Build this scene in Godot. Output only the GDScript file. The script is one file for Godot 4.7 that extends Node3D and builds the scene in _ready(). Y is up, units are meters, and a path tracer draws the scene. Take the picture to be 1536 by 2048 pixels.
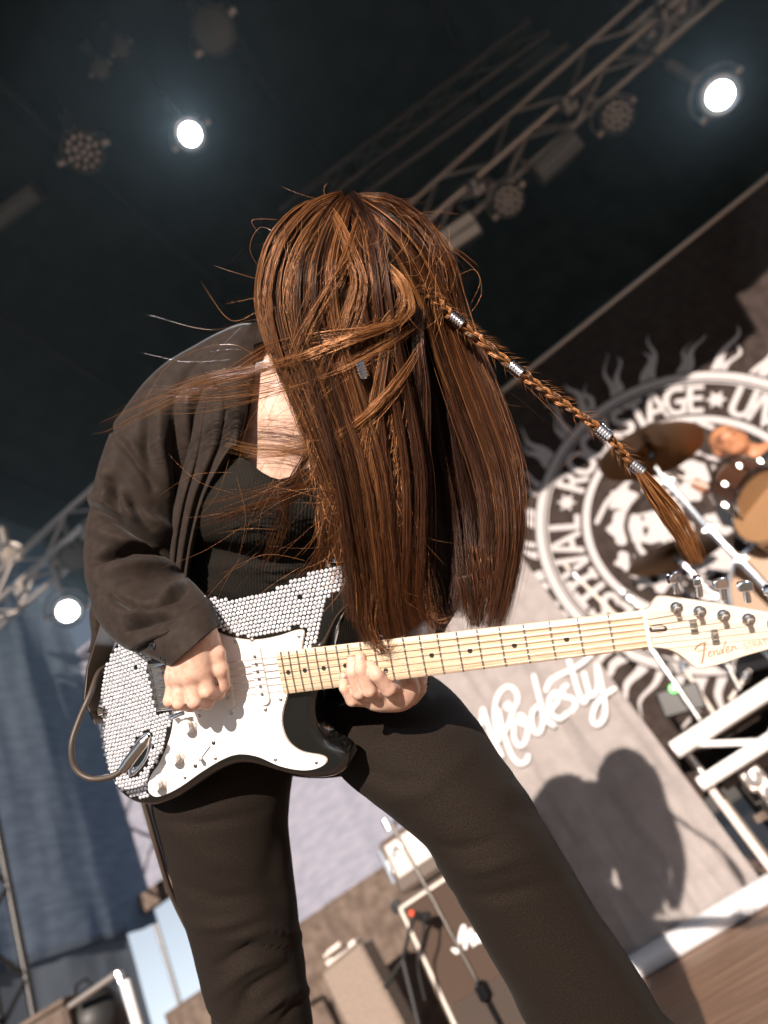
extends Node3D

# The camera's place, found from the vanishing points of the photograph (verticals, stage width).
const EYE := Vector3(0, 0.5, 0)
const IR := Vector3(0.768424, -0.469086, -0.435296)
const IU := Vector3(0.613853, 0.732540, 0.294227)
const IF := Vector3(-0.180854, 0.493299, -0.850851)
const FOCAL := 1365.0

var rng := RandomNumberGenerator.new()
var noise := FastNoiseLite.new()
var taken := {}
var M := {}


# ---------------------------------------------------------------- places
func ray(u: float, v: float) -> Vector3:
	return IR * ((u - 768.0) / FOCAL) + IU * ((1024.0 - v) / FOCAL) + IF

func at(u: float, v: float, d: float) -> Vector3:
	return EYE + ray(u, v) * d

func on_z(u: float, v: float, z: float) -> Vector3:
	var r := ray(u, v)
	return EYE + r * (z / r.z)

func on_y(u: float, v: float, y: float) -> Vector3:
	var r := ray(u, v)
	return EYE + r * ((y - EYE.y) / r.y)

func on_x(u: float, v: float, x: float) -> Vector3:
	var r := ray(u, v)
	return EYE + r * (x / r.x)

func seen_at(p: Vector3) -> Vector2:
	var q := p - EYE
	var d := q.dot(IF)
	return Vector2(768.0 + FOCAL * q.dot(IR) / d, 1024.0 - FOCAL * q.dot(IU) / d)


# ---------------------------------------------------------------- mesh building
class MB:
	var v := PackedVector3Array()
	var uv := PackedVector2Array()
	var col := PackedColorArray()
	var idx := PackedInt32Array()

	func vert(p: Vector3, t := Vector2.ZERO) -> int:
		v.append(p)
		uv.append(t)
		return v.size() - 1

	func tri(a: int, b: int, c: int) -> void:
		idx.append(a); idx.append(b); idx.append(c)

	func quad(a: int, b: int, c: int, d: int) -> void:
		tri(a, b, c)
		tri(a, c, d)

	func face(points: Array) -> void:   # a flat convex face of its own vertices
		var first := v.size()
		for p in points:
			vert(p)
		for k in range(1, points.size() - 1):
			tri(first, first + k, first + k + 1)

	func grid(rows: Array, closed := true, cap0 := false, cap1 := false) -> void:
		var first := v.size()
		var n: int = rows[0].size()
		var m := rows.size()
		for j in m:
			var row: PackedVector3Array = rows[j]
			for i in n:
				vert(row[i], Vector2(float(i) / n, float(j) / maxi(1, m - 1)))
		for j in m - 1:
			for i in (n if closed else n - 1):
				var i2 := (i + 1) % n
				quad(first + j * n + i, first + j * n + i2, first + (j + 1) * n + i2, first + (j + 1) * n + i)
		for e in 2:
			if (e == 0 and cap0) or (e == 1 and cap1):
				var row: PackedVector3Array = rows[0] if e == 0 else rows[m - 1]
				var mid := Vector3.ZERO
				for p in row:
					mid += p / n
				var c := vert(mid)
				var f := v.size()
				for p in row:
					vert(p)
				for i in n:
					if e == 0:
						tri(c, f + (i + 1) % n, f + i)
					else:
						tri(c, f + i, f + (i + 1) % n)

	func tube(points: Array, radius, sides := 8, caps := true) -> void:
		var rows := []
		var side := Vector3.ZERO
		for k in points.size():
			var p: Vector3 = points[k]
			var t: Vector3 = (points[mini(k + 1, points.size() - 1)] - points[maxi(k - 1, 0)]).normalized()
			if side == Vector3.ZERO:
				side = t.cross(Vector3.UP if absf(t.y) < 0.9 else Vector3.RIGHT).normalized()
			else:
				side = (side - t * side.dot(t)).normalized()
			var other := t.cross(side)
			var r: float = radius if radius is float else radius[k]
			var row := PackedVector3Array()
			for i in sides:
				var a: float = TAU * i / sides
				row.append(p + (side * cos(a) + other * sin(a)) * r)
			rows.append(row)
		grid(rows, true, caps, caps)

	func lathe(c: Vector3, axis: Vector3, profile: Array, sides := 20, sharp := true, about = null) -> void:
		axis = axis.normalized()
		var s: Vector3 = axis.cross(Vector3.UP if absf(axis.y) < 0.9 else Vector3.RIGHT).normalized() if about == null else about
		var o := axis.cross(s)
		var rows := []
		for q in profile:
			var row := PackedVector3Array()
			for i in sides:
				var a: float = TAU * i / sides
				row.append(c + axis * q.y + (s * cos(a) + o * sin(a)) * q.x)
			rows.append(row)
		if sharp:
			for k in rows.size() - 1:
				grid([rows[k], rows[k + 1]])
		else:
			grid(rows)

	func box(c: Vector3, h: Vector3, b := 0.004, basis := Basis.IDENTITY) -> void:
		b = minf(b, minf(h.x, minf(h.y, h.z)) * 0.45)
		for a in 3:
			var p := (a + 1) % 3
			var q := (a + 2) % 3
			for s in [-1.0, 1.0]:
				var f := []
				for k in [[-1, -1], [1, -1], [1, 1], [-1, 1]]:
					var w := Vector3.ZERO
					w[a] = s * h[a]
					w[p] = k[0] * (h[p] - b)
					w[q] = k[1] * (h[q] - b)
					f.append(c + basis * w)
				face(f)
		for a in 3:
			var p := (a + 1) % 3
			var q := (a + 2) % 3
			for s in [-1.0, 1.0]:
				for t in [-1.0, 1.0]:
					var f := []
					for k in [[-1, 0], [1, 0], [1, 1], [-1, 1]]:
						var w := Vector3.ZERO
						w[a] = k[0] * (h[a] - b)
						w[p] = s * (h[p] - (b if k[1] == 0 else 0.0))
						w[q] = t * (h[q] - (0.0 if k[1] == 0 else b))
						f.append(c + basis * w)
					face(f)
		for i in 8:
			var s := Vector3(1 if i & 1 else -1, 1 if i & 2 else -1, 1 if i & 4 else -1)
			var f := []
			for a in 3:
				var w := Vector3.ZERO
				for e in 3:
					w[e] = s[e] * (h[e] if e == a else h[e] - b)
				f.append(c + basis * w)
			face(f)

	func bar(a: Vector3, b: Vector3, w: float, h: float, up := Vector3.UP, bevel := 0.003) -> void:   # a beam from a to b
		var x := (b - a).normalized()
		var z := x.cross(up).normalized()
		box((a + b) / 2, Vector3((b - a).length() / 2, h / 2, w / 2), bevel, Basis(x, z.cross(x), z))

	func plate(poly: PackedVector2Array, z0: float, z1: float, r := 0.0, to := Transform3D.IDENTITY) -> void:   # a polygon with thickness; its upper edge rounded by r
		var ccw := poly if not Geometry2D.is_polygon_clockwise(poly) else PackedVector2Array(Array(poly).map(func(p): return p))
		if Geometry2D.is_polygon_clockwise(ccw):
			ccw.reverse()
		var n := ccw.size()
		var out := PackedVector2Array()
		for i in n:
			var e := (ccw[(i + 1) % n] - ccw[(i + n - 1) % n]).normalized()
			out.append(Vector2(e.y, -e.x))
		var rows := []
		var steps := 5 if r > 0.0 else 0
		for k in steps + 1:
			var a := PI / 2 * k / maxi(1, steps)
			rows.append([r * (1 - sin(a)) if r > 0.0 else 0.0, z1 - r * (1 - cos(a)) if r > 0.0 else z1])
		if r > 0.0:
			rows = []
			for k in steps + 1:
				var a := PI / 2 * k / steps
				rows.append([r * (1 - sin(a)), z1 - r * (1 - cos(a))])
		rows.append([0.0, z0 + r * 0.5])
		if r > 0.0:
			rows.append([r * 0.4, z0])
		else:
			rows[rows.size() - 1] = [0.0, z0]
		var made := []
		for q in rows:
			var row := PackedVector3Array()
			for i in n:
				var p: Vector2 = ccw[i] - out[i] * q[0]
				row.append(to * Vector3(p.x, p.y, q[1]))
			made.append(row)
		grid(made)
		for e in [0, made.size() - 1]:
			var row: PackedVector3Array = made[e]
			var flat := PackedVector2Array()
			for i in n:
				flat.append(ccw[i] - out[i] * rows[e][0])
			var t := Geometry2D.triangulate_polygon(flat)
			var f := v.size()
			for p in row:
				vert(p)
			for k in range(0, t.size(), 3):
				tri(f + t[k], f + t[k + 1], f + t[k + 2])

	func join(o: MB) -> void:
		var first := v.size()
		v.append_array(o.v)
		uv.append_array(o.uv)
		for k in o.idx:
			idx.append(first + k)

	func normals() -> PackedVector3Array:
		var n := PackedVector3Array()
		n.resize(v.size())
		for k in range(0, idx.size(), 3):
			var a := idx[k]
			var b := idx[k + 1]
			var c := idx[k + 2]
			var f := (v[c] - v[a]).cross(v[b] - v[a])
			n[a] += f
			n[b] += f
			n[c] += f
		for k in n.size():
			n[k] = n[k].normalized()
		return n

	func mesh(given = null) -> ArrayMesh:
		var a := []
		a.resize(Mesh.ARRAY_MAX)
		a[Mesh.ARRAY_VERTEX] = v
		a[Mesh.ARRAY_NORMAL] = normals() if given == null else given
		if uv.size() == v.size():
			a[Mesh.ARRAY_TEX_UV] = uv
		if col.size() == v.size():
			a[Mesh.ARRAY_COLOR] = col
		a[Mesh.ARRAY_INDEX] = idx
		var m := ArrayMesh.new()
		m.add_surface_from_arrays(Mesh.PRIMITIVE_TRIANGLES, a)
		return m


# Tapered bones joined by a smooth minimum, meshed as surface nets.
class Flesh:
	var a := PackedVector3Array()
	var ab := PackedVector3Array()
	var inv := PackedFloat32Array()
	var ra := PackedFloat32Array()
	var rd := PackedFloat32Array()
	var ks := PackedFloat32Array()

	func bone(p: Vector3, q: Vector3, r0: float, r1: float, k: float) -> void:
		a.append(p)
		ab.append(q - p)
		inv.append(1.0 / maxf((q - p).length_squared(), 1e-9))
		ra.append(r0)
		rd.append(r1 - r0)
		ks.append(k)

	func chain(points: Array, radii: Array, k: float) -> void:
		for i in points.size() - 1:
			bone(points[i], points[i + 1], radii[i], radii[i + 1], k)

	func d(p: Vector3) -> float:
		var best := 10.0
		for i in a.size():
			var w := p - a[i]
			var t := clampf(w.dot(ab[i]) * inv[i], 0.0, 1.0)
			var e := (w - ab[i] * t).length() - ra[i] - rd[i] * t
			var k := ks[i]
			var h := k - absf(best - e)
			best = minf(best, e)
			if h > 0.0:
				best -= h * h / (4.0 * k)
		return best

	func into(mb: MB, cell: float, grow := 0.01) -> void:
		var lo := Vector3.INF
		var hi := -Vector3.INF
		for i in a.size():
			var r := maxf(ra[i], ra[i] + rd[i]) + grow
			for p in [a[i], a[i] + ab[i]]:
				lo = lo.min(p - Vector3.ONE * r)
				hi = hi.max(p + Vector3.ONE * r)
		const B := 5
		var n := Vector3i(((hi - lo) / cell / B).ceil()) * B
		var sx := n.x + 1
		var sxy := sx * (n.y + 1)
		var f := PackedFloat32Array()
		f.resize(sxy * (n.z + 1))
		f.fill(99.0)
		var at := PackedInt32Array()
		at.resize(f.size())
		at.fill(-1)
		var blocks := []
		var reach := B * cell * 0.87 * 1.15
		for z in range(0, n.z, B):
			for y in range(0, n.y, B):
				for x in range(0, n.x, B):
					if absf(d(lo + Vector3(x + B * 0.5, y + B * 0.5, z + B * 0.5) * cell)) < reach:
						blocks.append(Vector3i(x, y, z))
		for b in blocks:
			for z in range(b.z, b.z + B + 1):
				for y in range(b.y, b.y + B + 1):
					for x in range(b.x, b.x + B + 1):
						var k: int = x + y * sx + z * sxy
						if f[k] > 90.0:
							f[k] = d(lo + Vector3(x, y, z) * cell)
		var off := [0, 1, sx, sx + 1, sxy, sxy + 1, sxy + sx, sxy + sx + 1]
		for b in blocks:
			for z in range(b.z, b.z + B):
				for y in range(b.y, b.y + B):
					for x in range(b.x, b.x + B):
						var k: int = x + y * sx + z * sxy
						var neg := 0
						for o in off:
							if f[k + o] < 0.0:
								neg += 1
						if neg == 0 or neg == 8:
							continue
						var sum := Vector3.ZERO
						var cnt := 0
						for e in [[0, 1], [2, 3], [4, 5], [6, 7], [0, 2], [1, 3], [4, 6], [5, 7], [0, 4], [1, 5], [2, 6], [3, 7]]:
							var fa := f[k + off[e[0]]]
							var fb := f[k + off[e[1]]]
							if (fa < 0.0) != (fb < 0.0):
								var t := fa / (fa - fb)
								var pa := Vector3(e[0] & 1, (e[0] >> 1) & 1, (e[0] >> 2) & 1)
								var pb := Vector3(e[1] & 1, (e[1] >> 1) & 1, (e[1] >> 2) & 1)
								sum += pa.lerp(pb, t)
								cnt += 1
						at[k] = mb.vert(lo + (Vector3(x, y, z) + sum / cnt) * cell)
		for b in blocks:
			for z in range(maxi(b.z, 1), b.z + B):
				for y in range(maxi(b.y, 1), b.y + B):
					for x in range(maxi(b.x, 1), b.x + B):
						var k: int = x + y * sx + z * sxy
						if at[k] < 0:
							continue
						var f0 := f[k] < 0.0
						for e in [[1, sx, sxy], [sx, sxy, 1], [sxy, 1, sx]]:
							var f1 := f[k + e[0]] < 0.0
							if f0 == f1:
								continue
							var q := [at[k - e[1] - e[2]], at[k - e[2]], at[k], at[k - e[1]]]
							if q.min() < 0:
								continue
							if f0:
								mb.quad(q[3], q[2], q[1], q[0])
							else:
								mb.quad(q[0], q[1], q[2], q[3])


# ---------------------------------------------------------------- nodes
func numbered(called: String) -> String:
	if not taken.has(called):
		taken[called] = 0
		return called
	taken[called] += 1
	return "%s_%03d" % [called, taken[called]]

func tag(o: Node, label: String, category: String, group := "") -> void:
	o.set_meta("label", label)
	o.set_meta("category", category)
	if group:
		o.set_meta("group", group)

func thing(called: String, label: String, category: String, where := Vector3.ZERO, group := "") -> Node3D:
	var o := Node3D.new()
	o.name = numbered(called)
	add_child(o)
	o.position = where
	tag(o, label, category, group)
	return o

# Adds a mesh given in world places as a part of a thing (or as a thing, when parent is the root).
func put(parent: Node3D, called: String, shape, m: Material, in_world := true) -> MeshInstance3D:
	var o := MeshInstance3D.new()
	o.mesh = shape.mesh() if shape is MB else shape
	o.material_override = m
	o.name = numbered(called) if parent == self else called
	parent.add_child(o, true)
	if in_world:
		var t := Transform3D.IDENTITY
		var q: Node = parent
		while q != self:
			t = q.transform * t
			q = q.get_parent()
		o.transform = t.affine_inverse()
	return o

func structure(called: String, shape, m: Material) -> MeshInstance3D:
	var o := put(self, called, shape, m)
	o.set_meta("kind", "structure")
	return o


# ---------------------------------------------------------------- materials
func mat(called: String, c: Color, rough := 0.6, metal := 0.0, more := {}) -> StandardMaterial3D:
	var m := StandardMaterial3D.new()
	m.resource_name = called
	m.albedo_color = c.linear_to_srgb()
	m.roughness = rough
	m.metallic = metal
	for k in more:
		m.set(k, more[k])
	M[called] = m
	return m

func glow(called: String, c: Color, energy: float) -> StandardMaterial3D:
	var m := mat(called, Color(0.6, 0.6, 0.6), 0.4)
	m.emission_enabled = true
	m.emission = c
	m.emission_energy_multiplier = energy
	return m

func noise_image(size: int, freq: float, octaves: int, sd: int) -> Image:
	var f := FastNoiseLite.new()
	f.seed = sd
	f.frequency = freq
	f.fractal_octaves = octaves
	return f.get_seamless_image(size, size)

func tinted(img: Image, a: Color, b: Color, lo := 0.25, hi := 0.75) -> ImageTexture:
	var out := Image.create(img.get_width(), img.get_height(), false, Image.FORMAT_RGB8)
	for y in img.get_height():
		for x in img.get_width():
			var t := clampf((img.get_pixel(x, y).r - lo) / (hi - lo), 0, 1)
			out.set_pixel(x, y, a.lerp(b, t).linear_to_srgb())
	return ImageTexture.create_from_image(out)

func materials() -> void:
	var weave := Image.create(128, 128, false, Image.FORMAT_L8)
	for y in 128:
		for x in 128:
			var k := 0.5 + 0.25 * sin(TAU * x / 8.0) * (1 if (y / 4) % 2 else -1) + 0.25 * sin(TAU * y / 8.0)
			weave.set_pixel(x, y, Color(k, k, k))
	var weave_t := ImageTexture.create_from_image(weave)
	var soft := noise_image(256, 0.02, 4, 3)
	var soft_t := ImageTexture.create_from_image(soft)
	var fine := noise_image(256, 0.15, 3, 5)
	var fine_t := ImageTexture.create_from_image(fine)
	var ribs := Image.create(64, 8, false, Image.FORMAT_L8)
	for y in 8:
		for x in 64:
			var k := absf(sin(PI * x / 16.0))
			ribs.set_pixel(x, y, Color(k, k, k))
	var cloth := {"uv1_triplanar": true, "heightmap_enabled": true, "heightmap_texture": weave_t, "rim_enabled": true, "rim": 0.15, "rim_tint": 0.6, "metallic_specular": 0.25}
	mat("shirt", Color(1, 1, 1), 0.72, 0.0, cloth.merged({"albedo_texture": tinted(soft, Color(0.019, 0.013, 0.010), Color(0.030, 0.021, 0.0165)), "heightmap_scale": 0.05, "uv1_scale": Vector3(9, 9, 9), "heightmap_texture": soft_t, "rim": 0.12}, true))
	mat("trousers", Color(1, 1, 1), 0.85, 0.0, cloth.merged({"albedo_texture": tinted(fine, Color(0.005, 0.0035, 0.0026), Color(0.028, 0.020, 0.015), 0.3, 0.8), "heightmap_scale": 0.03, "uv1_scale": Vector3(14, 14, 14), "heightmap_texture": fine_t, "rim": 0.03}, true))
	mat("tank", Color(0.012, 0.010, 0.008), 0.8, 0.0, {"heightmap_enabled": true, "heightmap_texture": ImageTexture.create_from_image(ribs), "heightmap_scale": 0.09, "uv1_scale": Vector3(48, 1, 1), "metallic_specular": 0.25})
	mat("skin", Color(1, 1, 1), 0.48, 0.0, {"uv1_triplanar": true, "uv1_scale": Vector3(14, 14, 14), "albedo_texture": tinted(soft, Color(0.52, 0.31, 0.225), Color(0.64, 0.43, 0.34)), "subsurf_scatter_enabled": true, "subsurf_scatter_strength": 0.25, "metallic_specular": 0.4})
	mat("nail", Color(0.74, 0.45, 0.36), 0.25)
	mat("hair", Color(1, 1, 1), 0.32, 0.35, {"vertex_color_use_as_albedo": true, "metallic_specular": 0.45, "backlight_enabled": true, "backlight": Color(0.25, 0.12, 0.06)})
	mat("scalp", Color(0.03, 0.014, 0.008), 0.7)
	mat("black_gloss", Color(0.006, 0.006, 0.006), 0.12, 0.0, {"clearcoat_enabled": true, "clearcoat": 1.0, "clearcoat_roughness": 0.03})
	mat("black_plastic", Color(0.012, 0.012, 0.012), 0.45)
	mat("black_metal", Color(0.02, 0.019, 0.018), 0.4, 0.2)
	mat("lamp_black", Color(0.07, 0.062, 0.056), 0.42, 0.0)
	mat("pickguard", Color(0.80, 0.78, 0.77), 0.28)
	mat("pickguard_edge", Color(0.40, 0.34, 0.28), 0.4)
	mat("cream", Color(0.78, 0.75, 0.72), 0.3)
	mat("chrome", Color(0.75, 0.75, 0.76), 0.12, 1.0)
	mat("steel", Color(0.55, 0.54, 0.52), 0.28, 1.0)
	mat("dark_steel", Color(0.12, 0.11, 0.10), 0.35, 0.9)
	mat("gem", Color(0.90, 0.92, 0.97), 0.05, 0.5)
	var grain := Image.create(256, 256, false, Image.FORMAT_L8)
	var gn := FastNoiseLite.new()
	gn.seed = 8
	gn.frequency = 0.03
	for y in 256:
		for x in 256:
			var k := clampf(0.5 + 0.5 * gn.get_noise_2d(x * 0.25, y * 2.4) + 0.2 * gn.get_noise_2d(x * 0.8, y * 9.0), 0, 1)
			grain.set_pixel(x, y, Color(k, k, k))
	mat("maple", Color(1, 1, 1), 0.3, 0.0, {"uv1_triplanar": true, "uv1_scale": Vector3(7, 7, 7), "albedo_texture": tinted(grain, Color(0.60, 0.42, 0.275), Color(0.72, 0.55, 0.395), 0.2, 0.8), "clearcoat_enabled": true, "clearcoat": 0.6, "clearcoat_roughness": 0.1})
	mat("maple_pale", Color(1, 1, 1), 0.3, 0.0, {"uv1_triplanar": true, "uv1_scale": Vector3(7, 7, 7), "albedo_texture": tinted(grain, Color(0.72, 0.59, 0.46), Color(0.79, 0.68, 0.57), 0.2, 0.8), "clearcoat_enabled": true, "clearcoat": 0.6, "clearcoat_roughness": 0.1})
	mat("dot", Color(0.03, 0.028, 0.026), 0.4)
	mat("logo", Color(0.32, 0.20, 0.13), 0.4)
	mat("string", Color(0.6, 0.52, 0.42), 0.3, 1.0)
	mat("cable", Color(0.05, 0.035, 0.026), 0.5)
	var boards := tinted(grain, Color(0.20, 0.115, 0.07), Color(0.36, 0.215, 0.14), 0.2, 0.8)
	mat("stage_boards", Color(1, 1, 1), 0.6, 0.0, {"uv1_triplanar": true, "uv1_world_triplanar": true, "uv1_scale": Vector3(0.9, 0.9, 0.9), "albedo_texture": boards})
	mat("ground", Color(1, 1, 1), 0.95, 0.0, {"uv1_triplanar": true, "uv1_world_triplanar": true, "uv1_scale": Vector3(0.2, 0.2, 0.2), "albedo_texture": tinted(soft, Color(0.10, 0.09, 0.07), Color(0.20, 0.17, 0.13))})
	var drape := cloth.merged({"uv1_world_triplanar": true, "heightmap_scale": 0.15, "uv1_scale": Vector3(1.5, 1.5, 1.5), "heightmap_texture": soft_t})
	mat("banner", Color(1, 1, 1), 0.8, 0.0, drape.merged({"albedo_texture": tinted(soft, Color(0.25, 0.225, 0.217), Color(0.295, 0.265, 0.256))}, true))
	mat("banner_print", Color(0.70, 0.68, 0.69), 0.7)
	mat("vinyl", Color(0.62, 0.62, 0.64), 0.22)
	mat("backdrop", Color(1, 1, 1), 0.85, 0.0, drape.merged({"albedo_texture": tinted(soft, Color(0.028, 0.020, 0.017), Color(0.045, 0.033, 0.029))}, true))
	mat("backdrop_print", Color(0.44, 0.41, 0.41), 0.8)
	mat("blue_drape", Color(1, 1, 1), 0.85, 0.0, drape.merged({"albedo_texture": tinted(soft, Color(0.19, 0.195, 0.245), Color(0.245, 0.245, 0.295)), "uv1_scale": Vector3(0.8, 2.5, 0.8)}, true))
	mat("side_mesh", Color(1, 1, 1), 0.85, 0.0, drape.merged({"albedo_texture": tinted(soft, Color(0.165, 0.21, 0.27), Color(0.225, 0.28, 0.35)), "uv1_scale": Vector3(0.6, 2.0, 0.6), "backlight_enabled": true, "backlight": Color(0.80, 0.90, 1.0)}, true))
	mat("roof_cloth", Color(1, 1, 1), 0.9, 0.0, drape.merged({"albedo_texture": tinted(soft, Color(0.016, 0.024, 0.024), Color(0.032, 0.041, 0.042)), "uv1_scale": Vector3(0.5, 0.5, 0.5)}, true))
	mat("roof_pane", Color(0.05, 0.048, 0.044), 0.7)
	mat("aluminium", Color(0.66, 0.59, 0.54), 0.36, 0.85)
	mat("white_paint", Color(0.80, 0.79, 0.78), 0.45)
	mat("amp_vinyl", Color(0.10, 0.075, 0.062), 0.6)
	mat("amp_cloth", Color(1, 1, 1), 0.85, 0.0, cloth.merged({"albedo_texture": tinted(fine, Color(0.050, 0.033, 0.025), Color(0.078, 0.054, 0.042)), "uv1_scale": Vector3(6, 6, 6), "heightmap_scale": 0.1}))
	mat("amp_silver", Color(0.56, 0.51, 0.48), 0.6)
	mat("piping", Color(0.68, 0.60, 0.54), 0.5)
	mat("case_cloth", Color(1, 1, 1), 0.9, 0.0, drape.merged({"albedo_texture": tinted(soft, Color(0.085, 0.062, 0.050), Color(0.15, 0.115, 0.095))}, true))
	mat("beige", Color(1, 1, 1), 0.8, 0.0, drape.merged({"albedo_texture": tinted(fine, Color(0.19, 0.15, 0.125), Color(0.25, 0.20, 0.165))}, true))
	mat("bronze", Color(0.21, 0.11, 0.04), 0.3, 0.9)
	mat("shell", Color(0.055, 0.022, 0.012), 0.25, 0.0, {"clearcoat_enabled": true, "clearcoat": 0.8})
	mat("drum_head", Color(0.24, 0.13, 0.06), 0.45)
	mat("drummer_skin", Color(0.42, 0.18, 0.09), 0.5)
	mat("dark_hair", Color(0.03, 0.018, 0.012), 0.5)
	mat("red", Color(0.7, 0.05, 0.01), 0.5)
	mat("glass_lens", Color(0.30, 0.28, 0.27), 0.08, 0.6)
	mat("led_cell", Color(0.80, 0.70, 0.62), 0.18, 0.9)
	mat("reflector", Color(0.72, 0.70, 0.70), 0.15, 1.0)
	mat("lens_dim", Color(0.16, 0.15, 0.14), 0.4, 0.2)
	glow("lamp_glow", Color(0.93, 0.96, 1.0), 16.0)
	glow("green_glow", Color(0.1, 0.9, 0.25), 2.5)


# ---------------------------------------------------------------- the stage
func cloth_sheet(a: Vector3, right: Vector3, up: Vector3, nx: int, ny: int, wave: float, folds: float, sd: float) -> MB:
	# a hanging cloth with soft upright folds; a is its lower corner
	var mb := MB.new()
	var out := right.cross(up).normalized()
	var rows := []
	for j in ny + 1:
		var row := PackedVector3Array()
		for i in nx + 1:
			var s := float(i) / nx
			var t := float(j) / ny
			var w := wave * (sin(s * folds + sd + 0.8 * sin(t * 3.0 + sd)) * 0.6 + noise.get_noise_2d(s * folds * 9.0 + sd * 40.0, t * 30.0) * 1.2)
			row.append(a + right * s + up * t + out * w)
		rows.append(row)
	mb.grid(rows, false)
	return mb

func stroke(mb: MB, points: Array, width: float, depth: float, normal: Vector3) -> void:
	# a flat brush stroke of a given width lying on a surface
	var p := []
	for k in points.size() - 1:
		for s in 5:
			var q0: Vector3 = points[maxi(k - 1, 0)]
			var q3: Vector3 = points[mini(k + 2, points.size() - 1)]
			p.append(points[k].cubic_interpolate(points[k + 1], q0, q3, s / 5.0))
	p.append(points[-1])
	var left := PackedVector3Array()
	var mid := PackedVector3Array()
	var right := PackedVector3Array()
	for k in p.size():
		var t: Vector3 = (p[mini(k + 1, p.size() - 1)] - p[maxi(k - 1, 0)]).normalized()
		var s := t.cross(normal).normalized() * width * 0.5
		left.append(p[k] - s)
		right.append(p[k] + s)
		mid.append(p[k] + normal * depth)
	mb.grid([left, mid, right], false)
	for e in [0, p.size() - 1]:
		mb.lathe(p[e], normal, [Vector2(width * 0.5, 0), Vector2(width * 0.35, depth * 0.6), Vector2(0.0001, depth)], 10, false)

func ring(mb: MB, c: Vector3, r0: float, r1: float, depth: float, n := 72) -> void:
	var rows := [PackedVector3Array(), PackedVector3Array(), PackedVector3Array(), PackedVector3Array()]
	for i in n:
		var q := Vector3(sin(TAU * i / n), cos(TAU * i / n), 0)
		rows[0].append(c + q * r0)
		rows[1].append(c + q * r0 + Vector3(0, 0, depth))
		rows[2].append(c + q * r1 + Vector3(0, 0, depth))
		rows[3].append(c + q * r1)
	for k in 3:
		mb.grid([rows[k], rows[k + 1]])

func letter(parent: Node3D, text: String, where: Vector3, turn: float, height: float, squeeze: float, m: Material, called := "letter") -> void:
	var f := SystemFont.new()
	f.font_names = PackedStringArray(["Droid Sans"])
	f.font_weight = 700
	var t := TextMesh.new()
	t.text = text
	t.font = f
	t.font_size = 64
	t.pixel_size = height / 46.0
	t.depth = 0.004
	var o := put(parent, called, t, m, false)
	o.position = where - parent.position
	o.basis = Basis(Vector3.BACK, turn) * Basis.from_scale(Vector3(squeeze, 1, 1))

func star_shape(c: Vector3, r: float) -> MB:
	var mb := MB.new()
	var p := PackedVector2Array()
	for k in 12:
		var a: float = TAU * k / 12 + 0.2
		p.append(Vector2(sin(a), cos(a)) * (r if k % 2 == 0 else r * 0.5))
	mb.plate(p, 0.0, 0.004, 0.0, Transform3D(Basis.IDENTITY, c))
	return mb

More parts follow.
